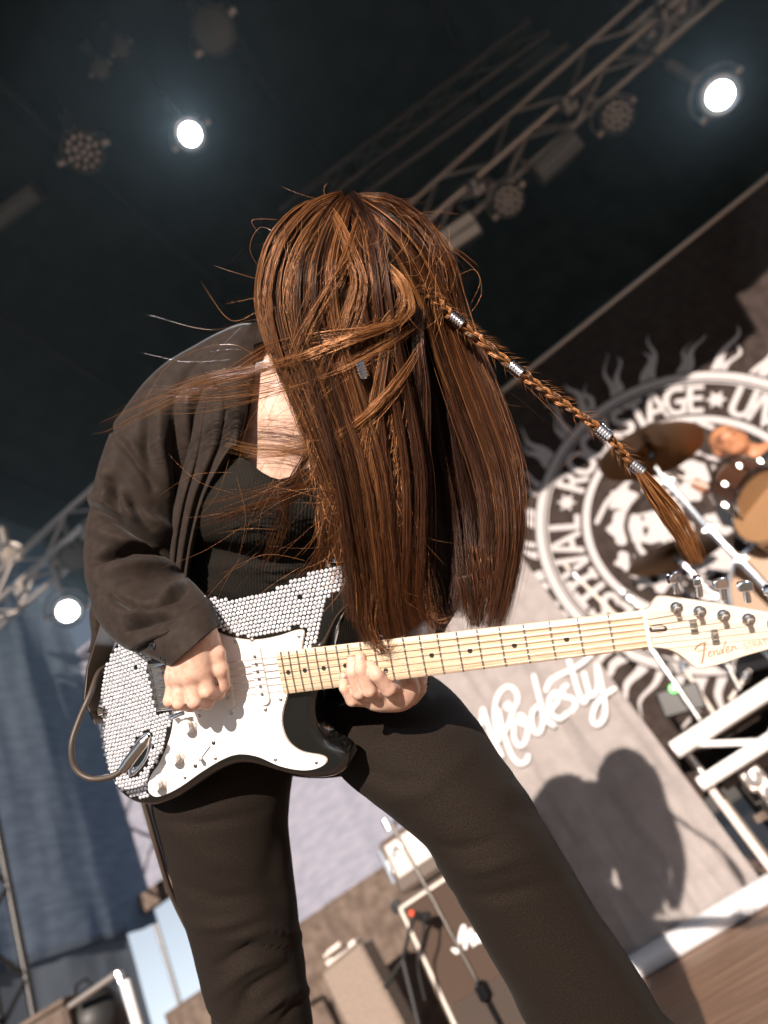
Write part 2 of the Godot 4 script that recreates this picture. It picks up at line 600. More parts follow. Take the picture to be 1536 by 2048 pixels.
func setting() -> void:
	var mb := MB.new()
	mb.face([Vector3(-300, -1.2, -300), Vector3(300, -1.2, -300), Vector3(300, -1.2, 300), Vector3(-300, -1.2, 300)])
	structure("ground", mb, M.ground)
	var deck := Node3D.new()
	deck.name = "stage_floor"
	deck.set_meta("kind", "structure")
	add_child(deck)
	for i in 9:
		for j in 6:
			mb = MB.new()
			mb.box(Vector3(-4.5 + i * 1.22, -0.06, -0.85 - j * 1.22), Vector3(0.6094, 0.06, 0.6094), 0.0003)
			put(deck, "deck_panel", mb, M.stage_boards)
	mb = MB.new()
	mb.box(Vector3(0.4, -0.66, -3.9), Vector3(5.6, 0.53, 3.5), 0.01)
	put(deck, "deck_base", mb, M.black_plastic)

	# roof and black cloths that close the stage
	var roof := thing("stage_roof", "black cloth canopy roofing the whole stage above the trusses", "roof", Vector3(0, 6.2, -3.5))
	mb = cloth_sheet(Vector3(-7, 6.6, -0.5), Vector3(14, 0, 0), Vector3(0, -0.5, -6.0), 40, 24, 0.05, 40.0, 1.0)
	put(roof, "canopy", mb, M.roof_cloth)
	for k in 8:
		mb = MB.new()
		mb.tube([Vector3(-5.6 + k * 1.5, 6.45, -0.6), Vector3(-5.6 + k * 1.5, 5.98, -6.4)], 0.035, 8)
		put(roof, "purlin", mb, M.black_metal)
	# added unseen fringe at the roof front: its ragged edge draws the backdrop shade line
	var val := thing("shade_valance", "unseen ragged cloth valance added at the roof front to shade the backdrop", "valance", Vector3(0, 5, -0.5))
	var lower := []
	for i in 103:
		var x := -3.22 + i * 0.1
		var y := 3.84 + 0.10 * noise.get_noise_1d(x * 90.0) + 0.05 * sin(x * 4.0)
		if x > 2.85 and x < 3.6:  # raised notch lets a patch of sun onto the backdrop
			y += 0.3
		lower.append(Vector3(x, y, -0.5))
	var rows := [PackedVector3Array(), PackedVector3Array()]
	for p in lower:
		rows[0].append(p)
		rows[1].append(Vector3(p.x, 6.8, -0.45))
	mb = MB.new()
	mb.grid(rows, false)
	put(val, "fringe", mb, M.roof_cloth)
	mb = MB.new()
	mb.tube([Vector3(-3.3, 6.55, -0.48), Vector3(7.0, 6.55, -0.48)], 0.03, 8)
	put(val, "rail", mb, M.black_metal)

	var back := put(self, "black_curtain", cloth_sheet(Vector3(-4.2, 1.0, -5.7), Vector3(11, 0, 0), Vector3(0, 5.6, 0), 90, 20, 0.05, 60.0, 2.0), M.roof_cloth)
	tag(back, "black curtain behind the printed backdrop, reaching up to the roof", "curtain")
	var wing := put(self, "wing_curtain", cloth_sheet(Vector3(6.4, 0, -5.7), Vector3(0, 0, 5.0), Vector3(0, 6.3, 0), 50, 12, 0.05, 30.0, 3.0), M.roof_cloth)
	tag(wing, "black curtain closing the stage wing beyond the drum kit", "curtain")

	var side := put(self, "side_mesh", cloth_sheet(Vector3(-4.75, 1.72, -1.6), Vector3(0, 0, -3.6), Vector3(0, 4.6, 0), 60, 30, 0.03, 22.0, 4.0), M.side_mesh)
	tag(side, "dark blue scaffold mesh along the side of the stage", "scaffold mesh")
	var low := put(self, "side_skirt", cloth_sheet(Vector3(-4.78, 0.0, -1.6), Vector3(0, 0, -3.3), Vector3(0, 1.78, 0), 50, 12, 0.02, 18.0, 5.0), mat("skirt", Color(0.12, 0.15, 0.19), 0.85))
	tag(low, "grey blue skirt cloth below the dark blue scaffold mesh", "skirt cloth")
	var drape := put(self, "blue_drape", cloth_sheet(Vector3(-4.12, 1.06, -5.2), Vector3(4.3, 0, 0), Vector3(0, 3.4, 0), 80, 24, 0.025, 34.0, 6.0), M.blue_drape)
	tag(drape, "pale blue drape lit by the sun behind the amplifier", "drape")
	var drape2 := put(self, "blue_drape", cloth_sheet(Vector3(-4.75, 1.93, -5.22), Vector3(0.64, 0, 0), Vector3(0, 2.6, 0), 16, 24, 0.02, 8.0, 7.0), M.blue_drape)
	tag(drape2, "narrow pale blue drape above the gap that shows the sky", "drape")
	var beam := thing("timber_beam", "dark brown beam along the top of the gap that shows the sky", "beam", Vector3(-4.4, 1.88, -5.15))
	mb = MB.new()
	mb.box(Vector3(-4.45, 1.90, -5.12), Vector3(0.42, 0.075, 0.05), 0.008)
	put(beam, "plank", mb, M.case_cloth)
	for x in [-4.84, -4.09]:
		mb = MB.new()
		mb.box(Vector3(x, 1.80, -5.12), Vector3(0.025, 0.06, 0.06), 0.005)
		put(beam, "bracket", mb, M.black_metal)
	var post := put(self, "lamp_post", tube_of([on_z(308, 1835, -9.0), on_z(308, 1835, -9.0) + Vector3(0.02, -2.6, 0)], 0.03), M.dark_steel)
	tag(post, "grey pole outside the stage, seen through the gap", "pole")

	# tower of scaffold at the side
	var tower := thing("scaffold_tower", "dark lattice scaffold tower standing against the side mesh", "scaffold", Vector3(-4.35, 0, -3.4))
	for k in 4:
		mb = MB.new()
		var x := -4.45 + 0.28 * (k % 2)
		var z := -3.15 - 0.28 * (k / 2)
		mb.tube([Vector3(x, 0, z), Vector3(x, 4.6, z)], 0.026, 8)
		put(tower, "upright", mb, M.black_metal)
	for k in 16:
		mb = MB.new()
		var y := 0.1 + k * 0.28
		var s := 1 if k % 2 else -1
		mb.tube([Vector3(-4.31 - 0.14 * s, y, -3.15), Vector3(-4.31 + 0.14 * s, y + 0.28, -3.15)], 0.014, 6)
		put(tower, "brace", mb, M.black_metal)
		mb = MB.new()
		mb.tube([Vector3(-4.17, y, -3.29 - 0.14 * s), Vector3(-4.17, y + 0.28, -3.29 + 0.14 * s)], 0.014, 6)
		put(tower, "brace", mb, M.black_metal)

	backdrop()
	banner()
	rigging()

func tube_of(points: Array, r: float, sides := 10) -> MB:
	var mb := MB.new()
	mb.tube(points, r, sides)
	return mb

func backdrop() -> void:
	var c := on_z(1385, 1030, -5.0)
	var b := thing("printed_backdrop", "dark brown cloth backdrop printed with a white round emblem behind the drums", "backdrop", Vector3(c.x, 0, -5.0))
	put(b, "cloth", cloth_sheet(Vector3(-0.95, 0.35, -5.0), Vector3(5.6, 0, 0), Vector3(0, 3.25, 0), 70, 30, 0.006, 40.0, 8.0), M.backdrop)
	put(b, "rail", tube_of([Vector3(-1.0, 3.585, -4.98), Vector3(4.8, 3.585, -4.98)], 0.022), M.aluminium)
	c.z = -4.985
	var mb := MB.new()
	ring(mb, c, 1.035, 1.095, 0.004)
	put(b, "ring", mb, M.backdrop_print)
	mb = MB.new()
	ring(mb, c, 1.005, 1.018, 0.004)
	put(b, "ring", mb, M.backdrop_print)
	mb = MB.new()
	ring(mb, c, 0.695, 0.745, 0.004)
	put(b, "ring", mb, M.backdrop_print)
	var word := [["F", -118.0], ["E", -109.0], ["S", -100.5], ["T", -92.0], ["I", -84.5], ["V", -76.0], ["A", -65.5], ["L", -55.0], ["R", -33.5], ["O", -22.5], ["C", -12.5], ["K", -3.0], ["S", 6.0], ["T", 14.0], ["A", 22.5], ["G", 31.5], ["E", 40.0], ["U", 61.0], ["N", 71.0], ["I", 78.0]]
	for w in word:
		var a: float = deg_to_rad(w[1])
		letter(b, w[0], c + Vector3(sin(a), cos(a), 0) * 0.875, -a, 0.225, 0.88, M.backdrop_print)
	for a in [-44.0, 49.5]:
		put(b, "star", star_shape(c + Vector3(sin(deg_to_rad(a)), cos(deg_to_rad(a)), 0) * 0.875, 0.075), M.backdrop_print)
	# flames round the ring
	for k in 40:
		var a := deg_to_rad(-150.0 + k * 6.3 + 2.0 * sin(k * 3.1))
		var out := Vector3(sin(a), cos(a), 0)
		var across := Vector3(cos(a), -sin(a), 0)
		var edge := PackedVector2Array()
		var back := []
		for s in 12:
			var t := s / 11.0
			var mid := out * (1.11 + t * (0.30 + 0.08 * sin(k * 2.3))) + across * (0.045 * sin(t * 7.0 + k * 1.3) * t + 0.10 * t)
			var w := across * (0.056 + 0.016 * sin(k * 1.7)) * pow(1.0 - t, 0.8) * 0.55
			edge.append(Vector2(mid.x - w.x, mid.y - w.y))
			back.append(Vector2(mid.x + w.x + 0.0005, mid.y + w.y))
		back.reverse()
		for q in back.slice(1):
			edge.append(q)
		mb = MB.new()
		mb.plate(edge, 0.0, 0.004, 0.0, Transform3D(Basis.IDENTITY, c))
		put(b, "flame", mb, M.backdrop_print)
	# the white figure inside the ring: plain patches and curls of print
	var spots := [[-0.42, 0.20, 0.17], [-0.20, 0.02, 0.21], [-0.38, -0.22, 0.2], [-0.10, -0.36, 0.2], [0.12, -0.16, 0.15], [-0.02, 0.32, 0.14], [0.24, 0.26, 0.16], [0.40, 0.06, 0.12], [0.26, -0.36, 0.17], [-0.55, 0.0, 0.09], [0.46, -0.24, 0.1], [0.02, 0.52, 0.1], [-0.28, 0.40, 0.13], [-0.52, -0.14, 0.12], [-0.24, -0.50, 0.14], [0.06, -0.54, 0.12], [0.40, -0.46, 0.11], [0.10, 0.14, 0.12], [0.54, 0.20, 0.09], [-0.08, 0.18, 0.1]]
	for k in spots.size():
		var q: Array = spots[k]
		var p := PackedVector2Array()
		for i in 22:
			var a: float = TAU * i / 22
			p.append(Vector2(sin(a), cos(a)) * q[2] * (0.72 + 0.30 * sin(a * 3.0 + k * 1.9) * cos(a * 2.0 + k) + 0.16 * noise.get_noise_2d(i * 40.0, k * 90.0)))
		mb = MB.new()
		mb.plate(p, 0.0, 0.004, 0.0, Transform3D(Basis.IDENTITY, c + Vector3(q[0], q[1], 0)))
		put(b, "print_patch", mb, M.backdrop_print)
	for k in 9:
		var a0 := k * 0.75
		var p := []
		for s in 7:
			var t := s / 6.0
			var a := a0 + t * 1.6
			p.append(c + Vector3(sin(a), cos(a), 0) * (0.60 - 0.30 * t + 0.05 * sin(k * 2.0)) + Vector3(0.04 * sin(t * 9.0 + k), 0.03 * cos(t * 8.0), 0.006))
		mb = MB.new()
		stroke(mb, p, 0.035, 0.003, Vector3.BACK)
		put(b, "print_curl", mb, M.backdrop_print if k % 2 else M.backdrop)

func traced(points: Array, x0: float, y0: float, scale: float, z: float) -> Array:
	return points.map(func(p): return on_z(x0 + p[0] / scale, y0 + p[1] / scale, z))

func banner() -> void:
	var b := thing("roll_up_banner", "grey upright banner with the white brush word Modesty, standing on the stage floor", "banner", Vector3(-0.57, 0, -3.28))
	put(b, "cloth", cloth_sheet(Vector3(-0.95, 0.07, -3.30), Vector3(0.72, 0, 0), Vector3(0, 1.75, 0), 50, 60, 0.022, 17.0, 9.0), M.banner)
	var mb := MB.new()
	mb.tube([Vector3(-1.0, 0.045, -3.27), Vector3(-0.19, 0.045, -3.27)], 0.045, 20)
	put(b, "base_roll", mb, M.vinyl)
	mb = MB.new()
	mb.tube([Vector3(-0.96, 1.83, -3.3), Vector3(-0.22, 1.83, -3.3)], 0.016, 10)
	put(b, "top_bar", mb, M.aluminium)
	mb = MB.new()
	mb.tube([Vector3(-0.59, 0.05, -3.36), Vector3(-0.59, 1.82, -3.34)], 0.012, 8)
	put(b, "pole", mb, M.aluminium)
	var strokes := [
		[[150, 700], [158, 620], [168, 548], [200, 650], [250, 800], [300, 905], [340, 985]],
		[[318, 840], [285, 700], [275, 560], [305, 425], [368, 352], [432, 346], [480, 400], [488, 470], [452, 536], [402, 545], [378, 522], [408, 498]],
		[[312, 560], [345, 710], [388, 860], [440, 985], [505, 1056], [568, 1040], [588, 985]],
		[[385, 745], [425, 640], [450, 560]],
		[[458, 665], [452, 790], [486, 876], [536, 884], [578, 800], [580, 700], [544, 622], [502, 612], [520, 680], [590, 690]],
		[[694, 512], [632, 572], [620, 680], [656, 768], [702, 758], [730, 640], [702, 520]],
		[[640, 240], [680, 400], [720, 540], [762, 650], [826, 702]],
		[[800, 556], [858, 480], [858, 402], [812, 412], [780, 500], [810, 600], [878, 640], [940, 598]],
		[[948, 330], [906, 370], [922, 430], [998, 452], [1030, 510], [990, 568], [940, 592]],
		[[962, 80], [1010, 240], [1060, 400], [1108, 490], [1150, 420]],
		[[755, 376], [790, 292], [880, 232], [990, 182], [1090, 122], [1170, 50]],
		[[1108, 218], [1148, 370], [1188, 430], [1238, 340], [1225, 130]],
		[[1225, 130], [1270, 330], [1302, 500], [1300, 620], [1240, 695], [1188, 660], [1200, 560], [1262, 450], [1390, 362]],
	]
	for s in strokes:
		mb = MB.new()
		stroke(mb, traced(s, 930, 1300, 4.655, -3.278), 0.020, 0.003, Vector3.BACK)
		put(b, "lettering", mb, M.banner_print)

# ---------------------------------------------------------------- trusses and lamps
func truss(called: String, label: String, a: Vector3, b: Vector3, w: float, bays: int, m: Material, thick := 0.024) -> void:
	var t := thing(called, label, "truss", (a + b) / 2, "lighting trusses under the roof")
	var z := Vector3(0, 0, w / 2)
	var y := Vector3(0, w / 2, 0)
	for s in [-1, 1]:
		for q in [-1, 1]:
			put(t, "chord", tube_of([a + z * s + y * q, b + z * s + y * q], thick, 8), m)
	for k in bays:
		var p := a.lerp(b, float(k) / bays)
		var n := a.lerp(b, float(k + 1) / bays)
		var s := 1 if k % 2 else -1
		put(t, "brace", tube_of([p + z - y * s, n + z + y * s], thick * 0.5, 6), m)
		put(t, "brace", tube_of([p - y - z * s, n - y + z * s], thick * 0.5, 6), m)
		put(t, "brace", tube_of([p - z - y * s, n - z + y * s], thick * 0.5, 6), m)

func aimed(dir: Vector3) -> Basis:   # z towards dir
	var z := dir.normalized()
	var x := Vector3.UP.cross(z).normalized()
	return Basis(x, z.cross(x), z)

func can_lamp(called: String, label: String, where: Vector3, to: Vector3, r: float, face: String, hang: float, group := "", m: Material = null) -> void:
	var hm: Material = M.lamp_black if m == null else m
	var t := thing(called, label, "stage lamp", where, group)
	var dir := (to - where).normalized()
	var b := aimed(dir)
	var mb := MB.new()
	mb.lathe(where, dir, [Vector2(r * 0.9, 0.0), Vector2(r * 1.06, 0.0), Vector2(r * 1.06, -r * 0.25), Vector2(r * 0.98, -r * 0.3), Vector2(r * 0.98, -r * 1.1), Vector2(r * 0.7, -r * 1.5), Vector2(0.001, -r * 1.55)], 28)
	put(t, "housing", mb, hm)
	mb = MB.new()
	var yoke := []
	for k in 13:
		var a: float = PI * k / 12
		yoke.append(where - dir * r * 0.6 + b.x * cos(a) * r * 1.35 + Vector3.UP * (0.15 + sin(a)) * r * 1.55)
	mb.tube(yoke, r * 0.09, 8)
	put(t, "yoke", mb, M.aluminium)
	for s in [-1, 1]:
		mb = MB.new()
		mb.lathe(where - dir * r * 0.6 + b.x * s * r * 1.0, b.x * s, [Vector2(r * 0.2, 0), Vector2(r * 0.2, r * 0.42), Vector2(0.001, r * 0.44)], 12)
		put(t, "knob", mb, M.aluminium)
	mb = MB.new()
	var top := where - dir * r * 0.6 + Vector3.UP * r * 1.75
	mb.box(top + Vector3(0, minf(hang, 0.3) / 2, 0), Vector3(0.03, maxf(minf(hang, 0.3) / 2, 0.03), 0.025), 0.005)
	put(t, "clamp", mb, M.aluminium)
	if hang > 0.3:
		put(t, "hanging_pipe", tube_of([top + Vector3(0, 0.25, 0), top + Vector3(0, hang, 0)], 0.014, 8), hm)
	if face == "lit":
		mb = MB.new()
		mb.lathe(where - dir * r * 0.12, dir, [Vector2(r * 0.9, 0.02 * r), Vector2(r * 0.62, -r * 0.05)], 28, false)
		put(t, "lamp_reflector", mb, M.reflector)
		mb = MB.new()
		mb.lathe(where - dir * r * 0.17, dir, [Vector2(r * 0.63, 0), Vector2(r * 0.5, r * 0.06), Vector2(0.001, r * 0.12)], 28, false)
		put(t, "lamp_lens", mb, M.lamp_glow)
		var l := SpotLight3D.new()
		l.name = "beam"
		l.light_color = Color(0.93, 0.96, 1.0)
		l.light_energy = 5.5
		l.spot_range = 12.0
		l.spot_angle = 32.0
		l.spot_attenuation = 2.0
		l.light_size = r * 0.7
		l.shadow_enabled = true
		t.add_child(l)
		l.position = dir * 0.05
		l.basis = aimed(-dir)
	elif face == "cells":
		put(t, "lens_plate", disc(where - dir * r * 0.15, dir, r * 0.92), M.black_plastic)
		for ringed in 3:
			var n: int = [1, 6, 12][ringed]
			for k in n:
				var a: float = TAU * k / n + ringed * 0.3
				mb = MB.new()
				var p: Vector3 = where - dir * r * 0.13 + (b.x * cos(a) + b.y * sin(a)) * r * [0.0, 0.38, 0.74][ringed]
				mb.lathe(p, dir, [Vector2(r * 0.17, 0), Vector2(r * 0.14, r * 0.06), Vector2(r * 0.08, r * 0.1), Vector2(0.001, r * 0.115)], 10, false)
				put(t, "led_lens", mb, M.led_cell)
	else:
		mb = MB.new()
		mb.lathe(where - dir * r * 0.1, dir, [Vector2(r * 0.92, 0), Vector2(r * 0.6, r * 0.08), Vector2(0.001, r * 0.13)], 24, false)
		put(t, "lens", mb, M.lens_dim)

func disc(c: Vector3, axis: Vector3, r: float) -> MB:
	var mb := MB.new()
	mb.lathe(c, axis, [Vector2(r, 0), Vector2(0.0005, 0)], 28)
	return mb

func bar_lamp(called: String, label: String, a: Vector3, b: Vector3, h: float, m: Material, group := "") -> void:
	var t := thing(called, label, "stage lamp", (a + b) / 2, group)
	var x := (b - a).normalized()
	var z := (EYE + Vector3(0, 0.6, 0) - (a + b) / 2)
	z = (z - x * z.dot(x)).normalized()
	var bs := Basis(x, z.cross(x), z)
	var mid := (a + b) / 2
	var mb := MB.new()
	mb.box(mid - z * 0.06, Vector3((b - a).length() / 2, h / 2, 0.06), 0.008, bs)
	put(t, "housing", mb, M.lamp_black)
	mb = MB.new()
	mb.box(mid + z * 0.004, Vector3((b - a).length() / 2 * 0.93, h / 2 * 0.8, 0.006), 0.003, bs)
	put(t, "front_glass", mb, m)
	mb = MB.new()
	mb.box(mid + z * 0.014, Vector3((b - a).length() / 2 * 0.9, h * 0.06, 0.006), 0.002, bs)
	put(t, "tube", mb, M.glass_lens)
	for s in [-1, 1]:
		mb = MB.new()
		mb.box(mid + x * s * ((b - a).length() / 2 - 0.02) + Vector3(0, h * 0.5 + 0.06, 0) - z * 0.05, Vector3(0.015, 0.07, 0.02), 0.004)
		put(t, "bracket", mb, M.aluminium)

func rigging() -> void:
	truss("lighting_truss", "long aluminium truss across the stage, hung with lamps in front of the backdrop", Vector3(-4.6, 4.62, -4.0), Vector3(4.4, 4.62, -4.0), 0.26, 26, M.aluminium, 0.026)
	# sloping rafters with pale panes, high behind the guitarist's head
	var r := thing("roof_rafter", "sloping dark lattice rafter holding pale panes under the roof", "rafter", on_z(800, 240, -3.4))
	var ra := on_z(560, 420, -3.4)
	var rb := on_z(1060, 40, -3.4)
	var drop := Vector3(0, -0.42, 0)
	for k in 3:
		put(r, "beam", tube_of([ra + drop * k * 0.5, rb + drop * k * 0.5], 0.022, 8), M.dark_steel)
	for k in 7:
		var p := ra.lerp(rb, k / 7.0)
		var n := ra.lerp(rb, (k + 1) / 7.0)
		put(r, "brace", tube_of([p, n + drop * 0.5], 0.010, 6), M.dark_steel)
		put(r, "brace", tube_of([p + drop * 0.5, n], 0.010, 6), M.dark_steel)
		if k % 2 == 0:
			for q in 2:
				var mb := MB.new()
				var e := Vector3(0, 0, -0.03)
				mb.face([p.lerp(n, 0.1) + drop * (0.08 + 0.5 * q) + e, p.lerp(n, 0.9) + drop * (0.08 + 0.5 * q) + e, p.lerp(n, 0.9) + drop * (0.42 + 0.5 * q) + e, p.lerp(n, 0.1) + drop * (0.42 + 0.5 * q) + e])
				put(r, "pane", mb, M.roof_pane)
	var to := Vector3(0, 0.9, 0.3)
	can_lamp("stage_spotlight", "white lit spotlight with bare yoke hung from the aluminium truss above the drum kit", on_z(1440, 190, -4.0), to, 0.13, "lit", 0.5)
	can_lamp("stage_spotlight", "white lit spotlight at the end of the aluminium truss, against the blue side mesh", on_z(135, 1222, -4.0), to + Vector3(0.5, 0, 0), 0.13, "lit", 0.3)
	can_lamp("stage_spotlight", "white lit spotlight alone in the dark above the guitarist's shoulder", on_z(380, 268, -2.2), to, 0.095, "lit", 6.3 - on_z(380, 268, -2.2).y, "")
	can_lamp("led_par", "sunlit LED lamp with a clear yoke beside the strobe bar on the truss", on_z(1016, 400, -4.0), to, 0.115, "cells", 0.12)
	can_lamp("led_par", "LED lamp facing sideways, hung between the strobe bar and the lit spotlight", on_z(1235, 230, -4.0), to + Vector3(1.4, 0, 0), 0.115, "cells", 0.2)
	can_lamp("dim_par", "unlit round lamp high in the dark near the roof", on_z(428, 62, -2.2), to, 0.125, "dim", 6.3 - on_z(428, 62, -2.2).y, "unlit lamps in the dark")
	can_lamp("led_par", "unlit LED lamp beside the lone spotlight in the dark", on_z(165, 302, -2.2), to, 0.125, "cells", 6.3 - on_z(165, 302, -2.2).y, "")
	can_lamp("dim_par", "unlit round lamp under the aluminium truss, near the side mesh", on_z(150, 1110, -4.0), to, 0.13, "dim", 0.15)
	can_lamp("led_par", "small unlit lamp at the outer end of the truss by the side mesh", on_z(18, 1112, -4.0), to, 0.09, "cells", 0.2)
	can_lamp("dim_par", "small unlit lamp of a pair, lower one, in the dark near the roof", on_z(200, 137, -2.2), to, 0.06, "dim", 6.3 - on_z(200, 137, -2.2).y, "pair of small lamps")
	can_lamp("dim_par", "small unlit lamp of a pair, upper one, in the dark near the roof", on_z(243, 95, -2.2), to, 0.06, "dim", 6.3 - on_z(243, 95, -2.2).y, "pair of small lamps")
	bar_lamp("strobe_bar", "short strobe bar hung between the two LED lamps on the truss", on_z(1075, 350, -4.0), on_z(1158, 272, -4.0), 0.17, M.lens_dim)
	bar_lamp("strobe_bar", "long sunlit strobe bar on the truss just behind the guitarist's head", on_z(855, 508, -4.0), on_z(955, 440, -4.0), 0.2, M.aluminium)
	bar_lamp("light_panel", "flat rectangular grey light panel in the dark near the side mesh", on_z(-20, 450, -2.6), on_z(72, 382, -2.6), 0.15, M.lens_dim)
	# blinder with two reflectors
	var c := on_z(1330, 42, -4.0)
	var t := thing("blinder", "twin reflector blinder lamp in a pale frame at the top of the truss", "stage lamp", c)
	var z := (to - c).normalized()
	var x := (on_z(1385, 0, -4.0) - on_z(1275, 84, -4.0)).normalized()
	x = (x - z * x.dot(z)).normalized()
	var bs := Basis(x, z.cross(x), z)
	var mb := MB.new()
	mb.box(c - z * 0.07, Vector3(0.235, 0.12, 0.06), 0.01, bs)
	put(t, "housing", mb, M.lamp_black)
	for s in [-1, 1]:
		mb = MB.new()
		mb.box(c + bs.y * s * 0.118, Vector3(0.24, 0.012, 0.02), 0.003, bs)
		put(t, "frame", mb, M.aluminium)
		mb = MB.new()
		mb.lathe(c + x * s * 0.112 - z * 0.012, z, [Vector2(0.10, 0.02), Vector2(0.085, 0.002), Vector2(0.04, 0.0), Vector2(0.035, 0.02), Vector2(0.001, 0.035)], 24, false)
		put(t, "reflector", mb, M.reflector)
	put(t, "hanger", tube_of([c + Vector3(0, 0.1, -0.05), c + Vector3(0, 0.3, -0.05)], 0.02), M.aluminium)
	for k in 9:   # clamps along the truss
		var q := thing("pipe_clamp", "small steel pipe clamp gripping the aluminium truss", "clamp", Vector3(-3.9 + k * 0.83, 4.47, -3.86), "pipe clamps on the truss")
		mb = MB.new()
		mb.box(q.position + Vector3(0, -0.05, 0), Vector3(0.05, 0.07, 0.03), 0.006)
		put(q, "jaw", mb, M.aluminium)
		mb = MB.new()
		mb.lathe(q.position + Vector3(0.0, -0.04, 0.03), Vector3(0, 0, 1), [Vector2(0.02, 0), Vector2(0.02, 0.05), Vector2(0.001, 0.055)], 10)
		put(q, "bolt", mb, M.chrome)

# ---------------------------------------------------------------- backline
func backline() -> void:
	var mb := MB.new()
	var a := thing("guitar_cabinet", "brown clothed guitar speaker cabinet with pale piping and a white script logo", "amplifier", Vector3(-1.26, 0, -3.4))
	mb.box(Vector3(-1.26, 0.35, -3.4), Vector3(0.385, 0.35, 0.18), 0.012)
	put(a, "case", mb, M.amp_vinyl)
	mb = MB.new()
	mb.box(Vector3(-1.26, 0.46, -3.215), Vector3(0.34, 0.205, 0.008), 0.004)
	put(a, "grille", mb, M.amp_cloth)
	mb = MB.new()
	mb.box(Vector3(-1.26, 0.135, -3.217), Vector3(0.34, 0.115, 0.007), 0.004)
	put(a, "lower_grille", mb, mat("lower_cloth", Color(0.042, 0.029, 0.022), 0.85))
	for e in [[Vector3(-1.612, 0.02, -3.205), Vector3(-1.612, 0.675, -3.205)], [Vector3(-0.908, 0.02, -3.205), Vector3(-0.908, 0.675, -3.205)], [Vector3(-1.612, 0.675, -3.205), Vector3(-0.908, 0.675, -3.205)]]:
		put(a, "piping", tube_of(e, 0.008, 8), M.piping)
	for s in [-1, 1]:
		mb = MB.new()
		mb.lathe(Vector3(-1.26 + s * 0.375, 0.69, -3.23), Vector3(0, 0, 1), [Vector2(0.03, 0), Vector2(0.028, 0.012), Vector2(0.001, 0.014)], 12)
		put(a, "corner", mb, M.black_plastic)
	var marks := [[[1208, 1045], [1236, 1060], [1250, 1000], [1262, 930], [1284, 880], [1288, 960], [1294, 1030]], [[1290, 1030], [1310, 960], [1330, 905], [1338, 960], [1346, 1010]], [[1372, 940], [1350, 960], [1352, 1000], [1378, 980], [1386, 930], [1392, 985]], [[1400, 985], [1412, 920], [1436, 910]], [[1450, 960], [1478, 900], [1482, 930], [1470, 955]], [[1492, 940], [1520, 800], [1512, 900], [1540, 880], [1548, 920]], [[1580, 850], [1560, 880], [1575, 900], [1600, 840], [1606, 885]], [[1616, 880], [1650, 740], [1636, 870]], [[1648, 865], [1684, 720], [1668, 850]]]
	for s in marks:
		mb = MB.new()
		stroke(mb, traced(s, 560, 1600, 3.49, -3.205), 0.016, 0.004, Vector3.BACK)
		put(a, "logo", mb, M.banner_print)
	a = thing("amplifier_head", "small amplifier head with a silver grille on top of the brown cabinet", "amplifier", Vector3(-1.3, 0.70, -3.38))
	mb = MB.new()
	mb.box(Vector3(-1.3, 0.84, -3.38), Vector3(0.31, 0.125, 0.13), 0.02)
	put(a, "case", mb, M.amp_vinyl)
	mb = MB.new()
	mb.box(Vector3(-1.3, 0.86, -3.246), Vector3(0.27, 0.075, 0.008), 0.004)
	put(a, "grille", mb, M.amp_silver)
	put(a, "corner", tube_of([Vector3(-1.605, 0.78, -3.25), Vector3(-1.605, 0.93, -3.25)], 0.012, 8), M.chrome)
	put(a, "handle", tube_of([Vector3(-1.45, 0.965, -3.38), Vector3(-1.42, 1.0, -3.38), Vector3(-1.2, 1.0, -3.38), Vector3(-1.17, 0.965, -3.38)], 0.012, 8), M.black_plastic)
	for s in [[[740, 430], [760, 470], [775, 500]], [[770, 370], [795, 390], [790, 350]], [[800, 350], [826, 320], [838, 335]]]:
		mb = MB.new()
		stroke(mb, traced(s, 560, 1600, 3.49, -3.232), 0.014, 0.003, Vector3.BACK)
		put(a, "logo", mb, M.chrome)
	for x in [-1.5, -1.1]:
		mb = MB.new()
		mb.box(Vector3(x, 0.708, -3.38), Vector3(0.02, 0.008, 0.05), 0.002)
		put(a, "foot", mb, M.black_plastic)

	# the microphone that listens to the cabinet
	a = thing("cabinet_microphone", "black microphone with a red clip on a short boom stand before the cabinet", "microphone", on_y(760, 2110, 0.0))
	var zt := -3.02
	var joint := on_z(805, 1920, zt)
	var foot := Vector3(joint.x - 0.1, 0.02, zt + 0.03)
	put(a, "pole", tube_of([foot, joint], 0.011, 8), M.black_plastic)
	put(a, "boom", tube_of([on_z(770, 1975, zt), joint, on_z(822, 1850, zt), on_z(832, 1832, zt)], 0.009, 8), M.black_plastic)
	var tip := on_z(858, 1838, -3.08)
	put(a, "microphone", mic_shape(on_z(826, 1828, zt), tip), M.black_plastic)
	mb = MB.new()
	mb.lathe(on_z(824, 1827, zt), Vector3(0.3, 0.2, 1), [Vector2(0.011, -0.012), Vector2(0.013, 0.0), Vector2(0.011, 0.012), Vector2(0.001, 0.015)], 12)
	put(a, "clip", mb, M.red)
	for k in 3:
		put(a, "leg", tube_of([foot + Vector3(0, 0.05, 0), foot + Vector3(sin(k * TAU / 3) * 0.2, -0.01, cos(k * TAU / 3) * 0.12)], 0.008, 6), M.black_plastic)
	put(a, "cable", tube_of([on_z(848, 1838, zt), on_z(846, 1880, zt), on_z(835, 1915, zt), on_z(838, 1950, zt), on_z(850, 2000, zt)], 0.006, 6), M.black_plastic)

	# straight microphone stand in front of it
	var top := on_z(783, 1648, -2.5)
	a = thing("microphone_stand", "thin grey straight stand with chrome clip in front of the amplifier", "stand", Vector3(top.x, 0, top.z))
